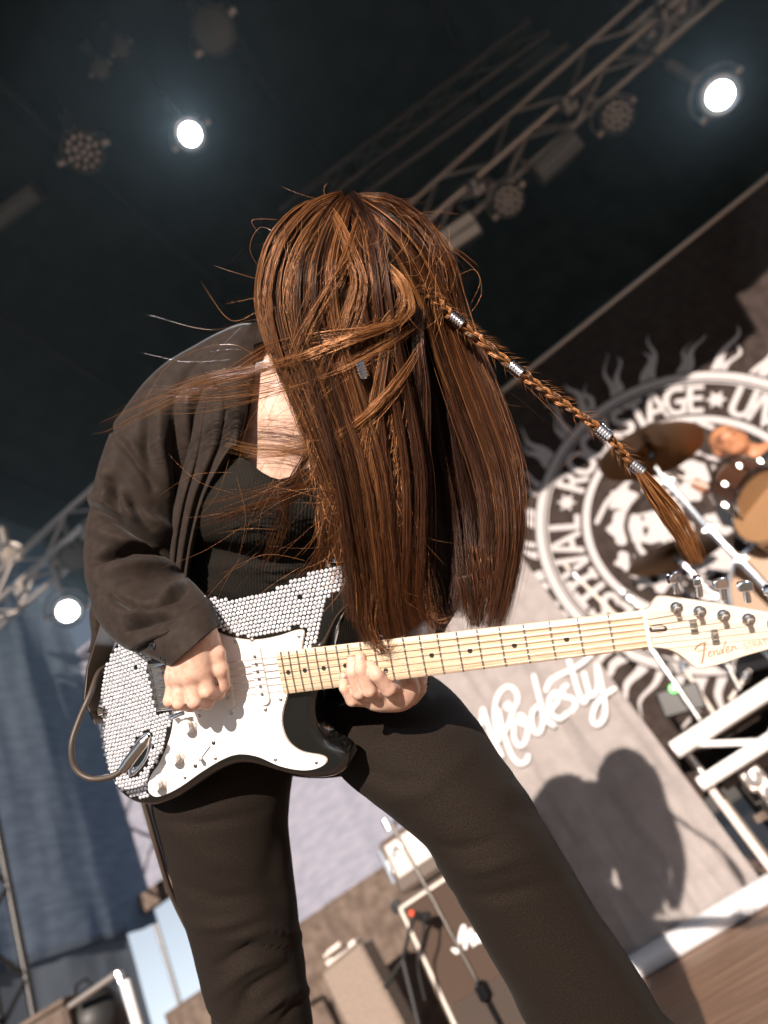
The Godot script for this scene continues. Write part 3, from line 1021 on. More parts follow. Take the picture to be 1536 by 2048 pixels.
	put(a, "pole", tube_of([top, Vector3(top.x + 0.03, 0.24, top.z)], 0.007, 8), M.dark_steel)
	put(a, "lower_tube", tube_of([Vector3(top.x + 0.028, 0.30, top.z), Vector3(top.x + 0.035, 0.02, top.z)], 0.011, 8), M.black_metal)
	mb = MB.new()
	mb.lathe(Vector3(top.x + 0.03, 0.27, top.z), Vector3.UP, [Vector2(0.012, 0), Vector2(0.024, 0.01), Vector2(0.024, 0.05), Vector2(0.012, 0.06)], 12)
	put(a, "collar", mb, M.black_plastic)
	for k in 2:
		put(a, "clip", tube_of([on_z(768 + k * 26, 1640 - k * 4, -2.5), on_z(780 + k * 8, 1660 - k * 10, -2.5)], 0.012, 8), M.chrome)
	for k in 3:
		put(a, "leg", tube_of([Vector3(top.x + 0.035, 0.06, top.z), Vector3(top.x + 0.035 + sin(k * TAU / 3) * 0.22, 0.008, top.z + cos(k * TAU / 3) * 0.22)], 0.008, 6), M.black_metal)

	a = thing("covered_riser", "low riser under a brown cloth along the foot of the pale blue drape", "riser", Vector3(-2.7, 0, -4.6))
	put(a, "front_cloth", cloth_sheet(Vector3(-4.2, 0, -4.42), Vector3(2.9, 0, 0), Vector3(0, 1.0, 0.02), 60, 20, 0.03, 26.0, 11.0), M.case_cloth)
	mb = MB.new()
	mb.box(Vector3(-2.75, 0.50, -4.83), Vector3(1.42, 0.505, 0.37), 0.02)
	put(a, "deck", mb, M.case_cloth)
	var q := on_z(700, 1965, -3.6)
	a = thing("road_case", "pale beige sunlit road case tilted beside the amplifier", "case", Vector3(q.x, 0, -3.7))
	var turn := Basis(Vector3.BACK, 0.10) * Basis(Vector3.UP, 0.12)
	mb = MB.new()
	mb.box(Vector3(q.x, 0.36, -3.72), Vector3(0.135, 0.30, 0.09), 0.015, turn)
	put(a, "body", mb, M.beige)
	mb = MB.new()
	mb.box(Vector3(q.x - 0.03, 0.68, -3.72), Vector3(0.10, 0.012, 0.06), 0.005, turn)
	put(a, "handle", mb, M.piping)
	mb = MB.new()
	mb.box(Vector3(q.x + 0.01, 0.03, -3.72), Vector3(0.17, 0.03, 0.12), 0.01)
	put(a, "foot", mb, M.case_cloth)
	for k in 2:
		put(a, "strap", tube_of([on_z(655 - 6 * k, 1905 + 8 * k, -3.58), on_z(680, 1885 + 4 * k, -3.58)], 0.008, 6), M.piping)

	# things at the side, low in front of the skirt
	a = thing("chrome_stand", "chrome folding stand beside a black drum bag at the side skirt", "stand", on_z(250, 2040, -2.6))
	put(a, "post", tube_of([on_z(236, 1945, -2.6), on_z(276, 2060, -2.6)], 0.018), M.chrome)
	put(a, "post", tube_of([on_z(250, 1962, -2.6), on_z(282, 2070, -2.6)], 0.022), M.white_paint)
	put(a, "arm", tube_of([on_z(236, 1945, -2.6), on_z(140, 2012, -2.6)], 0.014), M.aluminium)
	put(a, "leg", tube_of([on_z(279, 2065, -2.6), Vector3(on_z(279, 2065, -2.6).x, 0.02, -2.55)], 0.018), M.chrome)
	var g := on_z(190, 2035, -2.75)
	a = thing("drum_bag", "black round gear bag hanging under the chrome stand", "bag", g)
	mb = MB.new()
	mb.lathe(g, Vector3(0.5, 0.1, 0.9), [Vector2(0.001, 0.09), Vector2(0.10, 0.08), Vector2(0.125, 0.03), Vector2(0.125, -0.08), Vector2(0.1, -0.12), Vector2(0.001, -0.12)], 20, false)
	put(a, "body", mb, M.black_plastic)
	put(a, "handle", tube_of([g + Vector3(-0.06, 0.11, 0.03), g + Vector3(-0.03, 0.16, 0.03), g + Vector3(0.03, 0.16, 0.03), g + Vector3(0.06, 0.11, 0.03)], 0.008, 6), M.black_plastic)
	g = on_z(70, 2060, -2.7)
	a = thing("gear_trunk", "brown trunk standing at the foot of the scaffold tower", "case", Vector3(g.x, 0, g.z))
	mb = MB.new()
	mb.box(Vector3(g.x, g.y * 0.5, g.z), Vector3(0.28, g.y * 0.5, 0.2), 0.02, Basis(Vector3.UP, 0.3))
	put(a, "body", mb, M.case_cloth)
	mb = MB.new()
	mb.box(Vector3(g.x, g.y + 0.012, g.z), Vector3(0.285, 0.012, 0.205), 0.006, Basis(Vector3.UP, 0.3))
	put(a, "lid", mb, M.case_cloth)
	drums()

func mic_shape(a: Vector3, b: Vector3) -> MB:
	var mb := MB.new()
	var n := (b - a).length()
	mb.lathe(a, b - a, [Vector2(0.012, 0), Vector2(0.017, n * 0.3), Vector2(0.019, n * 0.6), Vector2(0.027, n * 0.7), Vector2(0.027, n * 0.92), Vector2(0.016, n), Vector2(0.001, n * 1.02)], 14, false)
	return mb

func drum(label: String, c: Vector3, axis: Vector3, r: float, depth: float) -> void:
	var t := thing("tom_drum", label, "drum", c)
	axis = axis.normalized()
	var mb := MB.new()
	mb.lathe(c, axis, [Vector2(r, 0), Vector2(r, -depth)], 32, false)
	put(t, "shell", mb, M.shell)
	for e in [[0.006, 1.0], [-depth - 0.006, -1.0]]:
		mb = MB.new()
		mb.lathe(c + axis * e[0], axis * e[1], [Vector2(r * 0.99, 0), Vector2(r * 0.6, 0.001), Vector2(0.001, 0.002)], 32, false)
		put(t, "drum_head", mb, M.drum_head)
		mb = MB.new()
		mb.lathe(c + axis * e[0], axis, [Vector2(r * 1.0, -0.012), Vector2(r * 1.05, -0.012), Vector2(r * 1.05, 0.014), Vector2(r * 1.0, 0.014)], 32)
		put(t, "hoop", mb, M.chrome)
	var b := aimed(axis)
	for k in 8:
		var a: float = TAU * k / 8
		var q := (b.x * cos(a) + b.y * sin(a)) * r
		put(t, "rod", tube_of([c + q * 1.06, c + q * 1.06 - axis * depth], 0.004, 6), M.chrome)
		mb = MB.new()
		mb.box(c + q * 1.03 - axis * depth * 0.5, Vector3(0.008, 0.014, 0.008), 0.003)
		put(t, "lug", mb, M.steel)

func cymbal(label: String, c: Vector3, axis: Vector3, r: float, foot: Vector3, tilted: Array) -> void:
	var t := thing("cymbal", label, "cymbal", foot)
	var mb := MB.new()
	axis = axis.normalized()
	var prof := [Vector2(r, -0.001)]
	for k in 9:
		prof.append(Vector2(r * (1.0 - k / 9.0 * 0.8), 0.035 * (1 - pow(1.0 - k / 9.0 * 0.8, 1.4)) + 0.0015 * (k % 2)))
	prof.append(Vector2(r * 0.15, 0.045))
	prof.append(Vector2(r * 0.08, 0.062))
	prof.append(Vector2(0.004, 0.066))
	mb.lathe(c, axis, prof, 40, false)
	put(t, "plate", mb, M.bronze)
	mb = MB.new()
	mb.lathe(c - axis * 0.005, axis, [Vector2(0.02, -0.03), Vector2(0.026, -0.012), Vector2(0.012, 0.0), Vector2(0.012, 0.085), Vector2(0.02, 0.09), Vector2(0.02, 0.105), Vector2(0.001, 0.107)], 12)
	put(t, "felt_and_nut", mb, M.dark_steel)
	for k in tilted.size() - 1:
		put(t, "tube", tube_of([tilted[k], tilted[k + 1]], 0.013 + 0.003 * k, 12), M.chrome)
	for k in range(1, tilted.size() - 1):
		mb = MB.new()
		var d: Vector3 = (tilted[k + 1] - tilted[k - 1]).normalized()
		mb.lathe(tilted[k] - d * 0.03, d, [Vector2(0.016, 0), Vector2(0.028, 0.006), Vector2(0.028, 0.05), Vector2(0.016, 0.056)], 12)
		put(t, "collar", mb, M.chrome)
		put(t, "wing_nut", tube_of([tilted[k] + Vector3(-0.035, 0.01, 0.02), tilted[k] + Vector3(0.035, -0.01, 0.02)], 0.008, 6), M.chrome)

func drums() -> void:
	var mb := MB.new()
	var c := on_z(1302, 906, -3.75)
	var j := on_z(1312, 935, -3.78)
	cymbal("large bronze cymbal tipped towards the crowd on a chrome boom", c, Vector3(0.36, 1.0, -0.12), 0.285, Vector3(j.x + 0.2, 0, -3.9), [j, on_z(1335, 965, -3.78), on_z(1420, 1060, -3.8), on_z(1480, 1120, -3.8), on_z(1600, 1245, -3.8)])
	c = on_z(1352, 1112, -4.1)
	cymbal("lower bronze cymbal seen edge-on below the tipped cymbal", c, Vector3(0.30, 1.0, -0.06), 0.27, Vector3(c.x, 0, -4.1), [c, c + Vector3(0.01, -0.3, 0), Vector3(c.x + 0.02, 0.5, -4.1)])
	drum("dark wooden tom drum mounted high in front of the drummer", on_z(1475, 968, -3.95), Vector3(-0.1, 0.75, -0.6), 0.15, 0.2)
	drum("dark wooden tom drum whose amber head faces the crowd", on_z(1530, 1030, -3.8), Vector3(-0.25, 0.35, 0.85), 0.155, 0.2)
	drum("large dark wooden floor drum below the two tom drums", on_z(1580, 1180, -3.9), Vector3(-0.1, 0.1, 1.0), 0.27, 0.4)
	# stands and hardware below, thin and bright
	var hard := [[[1130, 1130], [1240, 1240], -4.3], [[1270, 1250], [1400, 1440], -4.0], [[1350, 1310], [1430, 1430], -4.2], [[1440, 1300], [1480, 1380], -4.0], [[1500, 1340], [1460, 1400], -4.1], [[1240, 1180], [1330, 1260], -4.4]]
	for k in hard.size():
		var q: Array = hard[k]
		var a := on_z(q[0][0], q[0][1], q[2])
		var b := on_z(q[1][0], q[1][1], q[2])
		var t := thing("drum_hardware", ["thin grey boom tube low across the emblem", "long tan stand tube slanting down behind the guitar headstock", "short chrome leg beside the tan stand tube", "short chrome leg under the tom drums", "crossed chrome leg under the tom drums", "thin grey tube crossing the emblem's lower letters"][k], "drum stand", a)
		put(t, "tube", tube_of([a, b], 0.011 if k != 1 else 0.016), M.steel if k % 2 else M.piping)
		mb = MB.new()
		mb.lathe(a.lerp(b, 0.15), b - a, [Vector2(0.014, 0), Vector2(0.026, 0.004), Vector2(0.026, 0.04), Vector2(0.014, 0.044)], 10)
		put(t, "clamp", mb, M.chrome)
		mb = MB.new()
		mb.lathe(a.lerp(b, 0.15) + Vector3(0.0, 0.0, 0.03), Vector3(0.2, 0, 1), [Vector2(0.012, 0), Vector2(0.016, 0.02), Vector2(0.001, 0.024)], 8)
		put(t, "wing_nut", mb, M.chrome)
	var g := thing("drum_module", "black electronic drum module with a green light on the drum rack", "drum module", on_z(1350, 1385, -4.0))
	mb = MB.new()
	mb.box(on_z(1362, 1400, -4.05), Vector3(0.11, 0.07, 0.03), 0.01, Basis(Vector3.BACK, -0.3))
	put(g, "case", mb, M.black_plastic)
	mb = MB.new()
	mb.lathe(on_z(1347, 1377, -4.0), Vector3(0, 0, 1), [Vector2(0.022, 0), Vector2(0.018, 0.012), Vector2(0.001, 0.016)], 12, false)
	put(g, "green_light", mb, M.green_glow)
	drummer()

	# riser edge of white truss
	var t := thing("riser_truss", "white painted ladder truss edging the drum riser beside the banner", "truss", Vector3(0.6, 0, -3.2))
	put(t, "chord", tube_of([Vector3(-0.19, 0.605, -3.18), Vector3(2.2, 0.605, -3.18)], 0.036, 14), M.white_paint)
	put(t, "chord", tube_of([Vector3(-0.19, 0.455, -3.17), Vector3(2.2, 0.455, -3.17)], 0.028, 14), M.white_paint)
	put(t, "chord", tube_of([Vector3(-0.19, 0.60, -3.44), Vector3(2.2, 0.60, -3.44)], 0.028, 12), M.white_paint)
	for k in 9:
		put(t, "brace", tube_of([Vector3(-0.14 + k * 0.26, 0.455 if k % 2 else 0.60, -3.18), Vector3(0.12 + k * 0.26, 0.60 if k % 2 else 0.455, -3.18)], 0.013, 8), M.white_paint)
		put(t, "brace", tube_of([Vector3(-0.14 + k * 0.26, 0.60, -3.18 if k % 2 else -3.44), Vector3(0.12 + k * 0.26, 0.60, -3.44 if k % 2 else -3.18)], 0.012, 8), M.white_paint)
	for x in [-0.17, 1.0, 2.1]:
		put(t, "leg", tube_of([Vector3(x, 0.0, -3.22), Vector3(x, 0.44, -3.22)], 0.016), M.piping)
		put(t, "leg", tube_of([Vector3(x, 0.0, -3.44), Vector3(x, 0.58, -3.44)], 0.02), M.aluminium)
	mb = MB.new()
	mb.box(Vector3(1.2, 0.60, -4.1), Vector3(1.35, 0.035, 0.62), 0.01)
	put(t, "deck", mb, M.case_cloth)
	mb = MB.new()
	mb.box(Vector3(1.15, 0.25, -3.75), Vector3(1.25, 0.25, 0.1), 0.02)
	put(t, "skirt_board", mb, M.black_plastic)
	for k in 2:
		var p := on_z(1508 + k * 38, 1556 + k * 30, -3.3)
		var f := thing("floor_light", ["square steel floor light tucked under the white truss", "second square floor light farther under the white truss"][k], "floor light", p)
		mb = MB.new()
		mb.box(p, Vector3(0.045, 0.045, 0.04), 0.012)
		put(f, "housing", mb, M.aluminium)
		mb = MB.new()
		mb.lathe(p + Vector3(0, 0, 0.041), Vector3(0, 0, 1), [Vector2(0.034, 0), Vector2(0.026, 0.006), Vector2(0.012, 0.002), Vector2(0.001, 0.006)], 16, false)
		put(f, "lens", mb, M.glass_lens)
		put(f, "bracket", tube_of([p + Vector3(-0.06, 0, -0.02), p + Vector3(-0.06, -0.08, -0.02), p + Vector3(0.06, -0.08, -0.02)], 0.008, 6), M.black_metal)
	mb = MB.new()
	var w := thing("wood_block", "brown wooden board lying under the white truss", "board", on_z(1460, 1620, -3.35))
	mb.bar(on_z(1445, 1570, -3.4), on_z(1560, 1500, -3.4), 0.06, 0.05)
	put(w, "board", mb, M.case_cloth)
	mb = MB.new()
	mb.bar(on_z(1510, 1640, -3.35), on_z(1570, 1610, -3.35), 0.03, 0.03)
	put(w, "batten", mb, M.case_cloth)

func drummer() -> void:
	var root := thing("person", "drummer behind the tom drums, bare head bent down and a fist on a stick", "person", Vector3(1.15, 0.6, -4.45))
	var f := Flesh.new()
	var hd := on_z(1458, 886, -4.25)
	var to_cam := (EYE - hd).normalized()
	f.bone(hd + Vector3(0, 0.03, -0.02), hd + Vector3(0.0, -0.05, 0.03), 0.092, 0.068, 0.05)
	f.bone(hd + Vector3(0, -0.012, 0.085), hd + Vector3(0, -0.035, 0.10), 0.014, 0.016, 0.02)      # nose
	f.bone(hd + Vector3(-0.03, -0.085, 0.065), hd + Vector3(0.03, -0.085, 0.065), 0.016, 0.016, 0.02)   # mouth and chin
	f.bone(hd + Vector3(-0.035, 0.03, 0.075), hd + Vector3(0.035, 0.03, 0.075), 0.016, 0.016, 0.02)   # brow
	for s in [-1, 1]:
		f.bone(hd + Vector3(s * 0.09, 0.01, -0.01), hd + Vector3(s * 0.088, -0.03, 0.0), 0.014, 0.012, 0.01)
	var nk := hd + Vector3(0.08, -0.14, -0.06)
	f.bone(hd + Vector3(0.01, -0.05, -0.03), nk, 0.055, 0.062, 0.05)
	var sh := nk + Vector3(0.0, -0.07, -0.02)
	var hand := on_z(1406, 974, -4.05)
	f.bone(sh + Vector3(-0.17, 0, 0), sh + Vector3(0.17, 0.02, 0), 0.065, 0.065, 0.06)
	f.bone(sh + Vector3(0, -0.05, 0), sh + Vector3(0.02, -0.5, -0.05), 0.13, 0.12, 0.08)
	var el := sh + Vector3(-0.24, -0.24, 0.12)
	f.chain([sh + Vector3(-0.18, 0, 0), el, hand], [0.055, 0.042, 0.028], 0.03)
	f.chain([sh + Vector3(0.18, 0.02, 0), sh + Vector3(0.3, -0.2, 0.1), sh + Vector3(0.1, -0.28, 0.28)], [0.055, 0.042, 0.03], 0.03)
	for k in 4:
		var p := hand + Vector3(-0.025 + k * 0.005, 0.03 - k * 0.02, 0.02)
		f.chain([p + Vector3(0.02, 0, -0.01), p + Vector3(-0.02, 0, 0.015), p + Vector3(-0.01, -0.004, 0.035)], [0.011, 0.010, 0.009], 0.006)
	f.chain([hand, hand + Vector3(0.0, 0.045, 0.03), hand + Vector3(-0.02, 0.05, 0.045)], [0.014, 0.011, 0.009], 0.01)
	var mb := MB.new()
	f.into(mb, 0.012)
	put(root, "body", mb, M.drummer_skin)
	for s in [-1, 1]:
		mb = MB.new()
		mb.lathe(hd + Vector3(s * 0.034, 0.010, 0.068), Vector3(s * 0.2, 0, 1), [Vector2(0.014, 0), Vector2(0.012, 0.008), Vector2(0.001, 0.013)], 12, false)
		put(root, "eye", mb, M.dark_hair)
		put(root, "eyebrow", tube_of([hd + Vector3(s * 0.018, 0.034, 0.090), hd + Vector3(s * 0.036, 0.040, 0.086), hd + Vector3(s * 0.056, 0.034, 0.074)], 0.006, 6), M.dark_hair)
	put(root, "mouth", tube_of([hd + Vector3(-0.026, -0.066, 0.078), hd + Vector3(0, -0.070, 0.088), hd + Vector3(0.026, -0.066, 0.078)], 0.006, 6), M.red)
	f = Flesh.new()
	f.bone(sh + Vector3(-0.17, -0.02, 0), sh + Vector3(0.17, 0, 0), 0.075, 0.075, 0.06)
	f.bone(sh + Vector3(0, -0.07, 0), sh + Vector3(0.02, -0.55, -0.05), 0.15, 0.135, 0.08)
	f.bone(sh + Vector3(-0.18, -0.01, 0), sh.lerp(el, 0.6), 0.07, 0.062, 0.03)
	mb = MB.new()
	f.into(mb, 0.014)
	put(root, "shirt", mb, M.black_plastic)
	f = Flesh.new()
	f.bone(hd + Vector3(0.02, 0.075, -0.05), hd + Vector3(0.05, 0.0, -0.09), 0.07, 0.06, 0.04)
	f.bone(hd + Vector3(0.06, -0.02, -0.06), hd + Vector3(0.11, -0.14, -0.03), 0.045, 0.035, 0.03)
	mb = MB.new()
	f.into(mb, 0.010)
	put(root, "hair", mb, M.dark_hair)
	var stick := thing("drumstick", "wooden drumstick in the drummer's fist", "drumstick", hand)
	put(stick, "shaft", tube_of([hand + Vector3(0.03, -0.06, 0.02), hand + Vector3(-0.1, 0.14, 0.12)], 0.008, 8), M.piping)
	mb = MB.new()
	mb.lathe(hand + Vector3(-0.1, 0.14, 0.12), Vector3(-0.13, 0.2, 0.1), [Vector2(0.005, 0), Vector2(0.008, 0.008), Vector2(0.006, 0.02), Vector2(0.001, 0.024)], 8, false)
	put(stick, "tip", mb, M.piping)

# ---------------------------------------------------------------- smoke hanging under the roof
func smoke() -> void:
	var fm := FogMaterial.new()
	fm.resource_name = "stage_smoke"
	fm.density = 0.015
	fm.albedo = Color(0.72, 0.82, 0.86)
	var fog := FogVolume.new()
	fog.name = "stage_smoke"
	fog.shape = RenderingServer.FOG_VOLUME_SHAPE_BOX
	fog.size = Vector3(12.0, 3.9, 4.6)
	fog.material = fm
	fog.position = Vector3(-0.2, 4.7, -3.15)
	fog.set_meta("kind", "stuff")
	add_child(fog)


# ---------------------------------------------------------------- the guitar
var GT := Transform3D.IDENTITY   # along the strings towards the nut, across towards the bass side, out of the face

func guitar_frame() -> void:
	var o := at(325, 1375, 0.969)
	var a := (at(1290, 1260, 0.775) - o).normalized()
	var b := at(1283, 1225, 0.775) - at(1298, 1297, 0.775)
	b = (b - a * a.dot(b)).normalized()
	GT = Transform3D(Basis(a, b, a.cross(b)), o)

func on_guitar(u: float, v: float, h: float) -> Vector2:
	var n := GT.basis.z
	var r := ray(u, v)
	var k := (GT.origin + n * h - EYE).dot(n) / r.dot(n)
	var p := GT.affine_inverse() * (EYE + r * k)
	return Vector2(p.x, p.y)

func outline(px: Array, h: float, x0 := 0.0, y0 := 0.0, scale := 1.0, round_steps := 4) -> PackedVector2Array:
	var p := []
	for q in px:
		p.append(on_guitar(x0 + q[0] / scale, y0 + q[1] / scale, h))
	var out := PackedVector2Array()
	var n := p.size()
	for k in n:
		for s in round_steps:
			out.append(p[k].cubic_interpolate(p[(k + 1) % n], p[(k + n - 1) % n], p[(k + 2) % n], float(s) / round_steps))
	return out

func fret_at(k: int) -> float:
	return 0.651 * pow(2.0, -k / 12.0)

func guitar() -> void:
	var root := Node3D.new()
	root.name = numbered("electric_guitar")
	add_child(root)
	root.transform = GT
	tag(root, "black electric guitar studded with silver rhinestones, white pickguard and maple neck", "guitar")
	const TOP := -0.012
	var body_px := [[195, 1420], [199, 1362], [216, 1308], [250, 1262], [308, 1234], [356, 1208], [402, 1190], [450, 1198], [505, 1192], [560, 1172], [620, 1146], [680, 1128], [726, 1120], [760, 1132], [770, 1158], [748, 1186], [708, 1206], [676, 1236], [656, 1280], [645, 1330], [636, 1376], [628, 1412], [630, 1448], [648, 1480], [676, 1496], [693, 1514], [692, 1538], [668, 1555], [628, 1560], [584, 1555], [545, 1544], [505, 1532], [468, 1532], [430, 1548], [390, 1574], [348, 1600], [304, 1614], [262, 1606], [230, 1580], [209, 1538], [198, 1480]]
	var body := outline(body_px, TOP)
	var mb := MB.new()
	mb.plate(body, TOP - 0.044, TOP, 0.011)
	put(root, "body", mb, M.black_gloss, false)

	# pickguard, traced in a crop of the photograph
	var pg_px := [[740, 512], [800, 532], [880, 549], [960, 549], [1050, 531], [1120, 508], [1158, 503], [1172, 515], [1166, 560], [1156, 612], [1120, 700], [1092, 820], [1072, 890], [1068, 960], [1098, 1040], [1160, 1088], [1240, 1104], [1280, 1122], [1272, 1152], [1222, 1176], [1150, 1181], [1050, 1160], [950, 1117], [860, 1105], [780, 1130], [680, 1190], [580, 1260], [500, 1300], [450, 1306], [419, 1272], [430, 1208], [480, 1130], [524, 1020], [540, 930], [536, 880], [532, 780], [540, 700], [600, 600], [690, 530]]
	var pg := outline(pg_px, TOP + 0.003, 120, 1050, 2.4)
	mb = MB.new()
	mb.plate(pg, TOP + 0.0002, TOP + 0.0012)
	put(root, "pickguard_ply", mb, M.pickguard_edge, false)
	var inner := PackedVector2Array(Geometry2D.offset_polygon(pg, -0.0009)[0])
	mb = MB.new()
	mb.plate(inner, TOP + 0.0012, TOP + 0.0030, 0.0007)
	put(root, "pickguard", mb, M.pickguard, false)
	var face := TOP + 0.003

	# neck with its board, frets, dots
	mb = MB.new()
	var rows := []
	for k in 21:
		var t := k / 20.0
		var x := lerpf(0.186, 0.652, t)
		var w := lerpf(0.0285, 0.0215, t)
		var row := PackedVector3Array()
		for i in 17:
			var a: float = PI * i / 16
			row.append(Vector3(x, cos(a) * w, -0.006 - sin(a) * lerpf(0.018, 0.0155, t)))
		for i in 7:
			var y := lerpf(-1, 1, i / 6.0)
			row.append(Vector3(x, y * w, -0.0008 * y * y - 0.0001 * absf(y)))
		rows.append(row)
	mb.grid(rows, true, true, true)
	put(root, "neck", mb, M.maple, false)
	for k in range(1, 23):
		var x := fret_at(k)
		if x < 0.19:
			continue
		var t := (x - 0.186) / 0.466
		var w := lerpf(0.0285, 0.0215, t)
		mb = MB.new()
		mb.tube([Vector3(x, -w, -0.0004), Vector3(x, 0, 0.0004), Vector3(x, w, -0.0004)], 0.0013, 6)
		put(root, "fret", mb, M.steel, false)
	for k in [3, 5, 7, 9, 12, 15, 17, 19, 21]:
		var x := (fret_at(k) + fret_at(k - 1)) / 2
		for y in ([-0.0125, 0.0125] if k == 12 else [0.0]):
			mb = MB.new()
			mb.lathe(Vector3(x, y, -0.0002), Vector3(0, 0, 1), [Vector2(0.0034, 0), Vector2(0.0030, 0.0006), Vector2(0.0001, 0.0007)], 14)
			put(root, "fret_dot", mb, M.dot, false)
	mb = MB.new()
	mb.box(Vector3(0.6535, 0, 0.001), Vector3(0.0022, 0.0213, 0.003), 0.0008)
	put(root, "nut", mb, M.cream, false)

	# headstock
	var hs_px := [[198, 330], [250, 320], [305, 296], [340, 238], [384, 190], [446, 178], [620, 200], [900, 240], [1200, 287], [1536, 342], [1800, 386], [1950, 420], [2010, 480], [2010, 560], [1950, 610], [1820, 640], [1700, 680], [1536, 726], [1300, 792], [1100, 860], [900, 916], [812, 926], [752, 888], [680, 828], [600, 770], [500, 726], [400, 709], [290, 712], [232, 716]]
	var hs := outline(hs_px, -0.006, 1240, 1160, 5.19, 3)
	mb = MB.new()
	mb.plate(hs, -0.020, -0.006, 0.0016)
	put(root, "headstock", mb, M.maple_pale, false)
	var posts := []
	for q in [[588, 290], [830, 330], [1078, 370], [1338, 410], [1600, 455], [1860, 500]]:
		posts.append(on_guitar(1240 + q[0] / 5.19, 1160 + q[1] / 5.19, -0.004))
	for k in 6:
		var p := Vector3(posts[k].x, posts[k].y, -0.006)
		var t := Node3D.new()
		t.name = "tuner"
		root.add_child(t, true)
		mb = MB.new()
		mb.lathe(p, Vector3(0, 0, 1), [Vector2(0.0070, 0), Vector2(0.0070, 0.0012), Vector2(0.0058, 0.0022), Vector2(0.0056, 0.0012), Vector2(0.0044, 0.0012), Vector2(0.0042, 0.0030), Vector2(0.0030, 0.0034)], 18)
		put(t, "bushing", mb, M.chrome, false)
		mb = MB.new()
		mb.lathe(p, Vector3(0, 0, 1), [Vector2(0.0030, 0.001), Vector2(0.0030, 0.010), Vector2(0.0024, 0.0125), Vector2(0.0034, 0.0135), Vector2(0.0032, 0.016), Vector2(0.0001, 0.0168)], 14)
		put(t, "post", mb, M.chrome, false)
		var edge := Vector3(p.x + 0.004, p.y + 0.026 + 0.0008 * k, -0.014)
		mb = MB.new()
		mb.tube([edge + Vector3(0, -0.012, 0), edge], 0.0036, 10)
		put(t, "shaft", mb, M.chrome, false)
		mb = MB.new()
		var turn := Basis(Vector3(0, 1, 0), [0.7, 1.45, 0.35, 0.1, 0.9, 0.4][k])
		var prof := PackedVector2Array()
		for i in 20:
			var a: float = TAU * i / 20
			prof.append(Vector2(signf(cos(a)) * pow(absf(cos(a)), 0.55) * 0.0082, signf(sin(a)) * pow(absf(sin(a)), 0.55) * 0.0062 + 0.0062))
		mb.plate(prof, -0.004, 0.004, 0.002, Transform3D(turn, edge))
		put(t, "button", mb, M.chrome, false)
	for q in [[765, 478], [985, 582]]:
		var p := on_guitar(1240 + q[0] / 5.19, 1160 + q[1] / 5.19, -0.004)
		mb = MB.new()
		mb.box(Vector3(p.x, p.y, -0.0035), Vector3(0.0040, 0.0080, 0.0024), 0.0012)
		mb.lathe(Vector3(p.x, p.y, -0.0012), Vector3(0, 0, 1), [Vector2(0.0032, 0), Vector2(0.0026, 0.0012), Vector2(0.0001, 0.0015)], 10)
		put(root, "string_tree", mb, M.steel, false)
	# truss rod hole, a dark slot
	mb = MB.new()
	var slot := PackedVector2Array()
	for i in 24:
		var a: float = TAU * i / 24
		var p := on_guitar(1240 + (395 + cos(a) * 96) / 5.19, 1160 + (505 + sin(a) * 46) / 5.19, -0.006)
		slot.append(p)
	mb.plate(slot, -0.0085, -0.0055)
	put(root, "rod_slot", mb, mat("walnut", Color(0.045, 0.02, 0.012), 0.5), false)
	mb = MB.new()
	var s0 := on_guitar(1240 + 330 / 5.19, 1160 + 510 / 5.19, -0.006)
	var s1 := on_guitar(1240 + 460 / 5.19, 1160 + 500 / 5.19, -0.006)
	mb.tube([Vector3(s0.x, s0.y, -0.0050), Vector3(s1.x, s1.y, -0.0062)], 0.0022, 10)
	put(root, "rod_nut", mb, M.steel, false)
	# printed name
	var marks := [
		[[778, 722], [800, 690], [840, 662], [890, 650]], [[880, 655], [872, 740], [862, 810], [850, 862]], [[800, 745], [860, 730], [905, 712]],
		[[918, 770], [940, 758], [946, 738], [926, 744], [916, 778], [932, 796], [960, 782]],
		[[962, 735], [976, 770], [974, 785], [984, 745], [1006, 730], [1012, 775], [1024, 770]],
		[[1060, 722], [1036, 735], [1034, 768], [1056, 756], [1066, 725]], [[1100, 634], [1082, 690], [1066, 756], [1080, 752]],
		[[1100, 735], [1124, 720], [1126, 690], [1106, 700], [1104, 745], [1124, 752], [1150, 726]],
		[[1152, 690], [1166, 700], [1160, 745], [1172, 700], [1192, 684], [1200, 715], [1222, 708]],
	]
	for k in marks.size():
		mb = MB.new()
		stroke(mb, marks[k].map(func(q): var p := on_guitar(1240 + q[0] / 5.19, 1160 + q[1] / 5.19, -0.006); return Vector3(p.x, p.y, -0.0059)), 0.0021 if k < 2 else 0.0012, 0.0001, Vector3(0, 0, 1))
		put(root, "name_lettering", mb, M.logo, false)
	var f := SystemFont.new()
	f.font_names = PackedStringArray(["Droid Sans"])
	var tm := TextMesh.new()
	tm.text = "STRATOCASTER"
	tm.font = f
	tm.font_size = 32
	tm.pixel_size = 0.0066 / 24.0
	tm.depth = 0.0002
	tm.horizontal_alignment = HORIZONTAL_ALIGNMENT_LEFT
	var word := put(root, "name_lettering", tm, M.logo, false)
	var w0 := on_guitar(1240 + 1280 / 5.19, 1160 + 690 / 5.19, -0.006)
	var w1 := on_guitar(1240 + 1536 / 5.19, 1160 + 642 / 5.19, -0.006)
	word.transform = Transform3D(Basis(Vector3(0, 0, 1), (w1 - w0).angle()), Vector3(w0.x, w0.y, -0.0058))

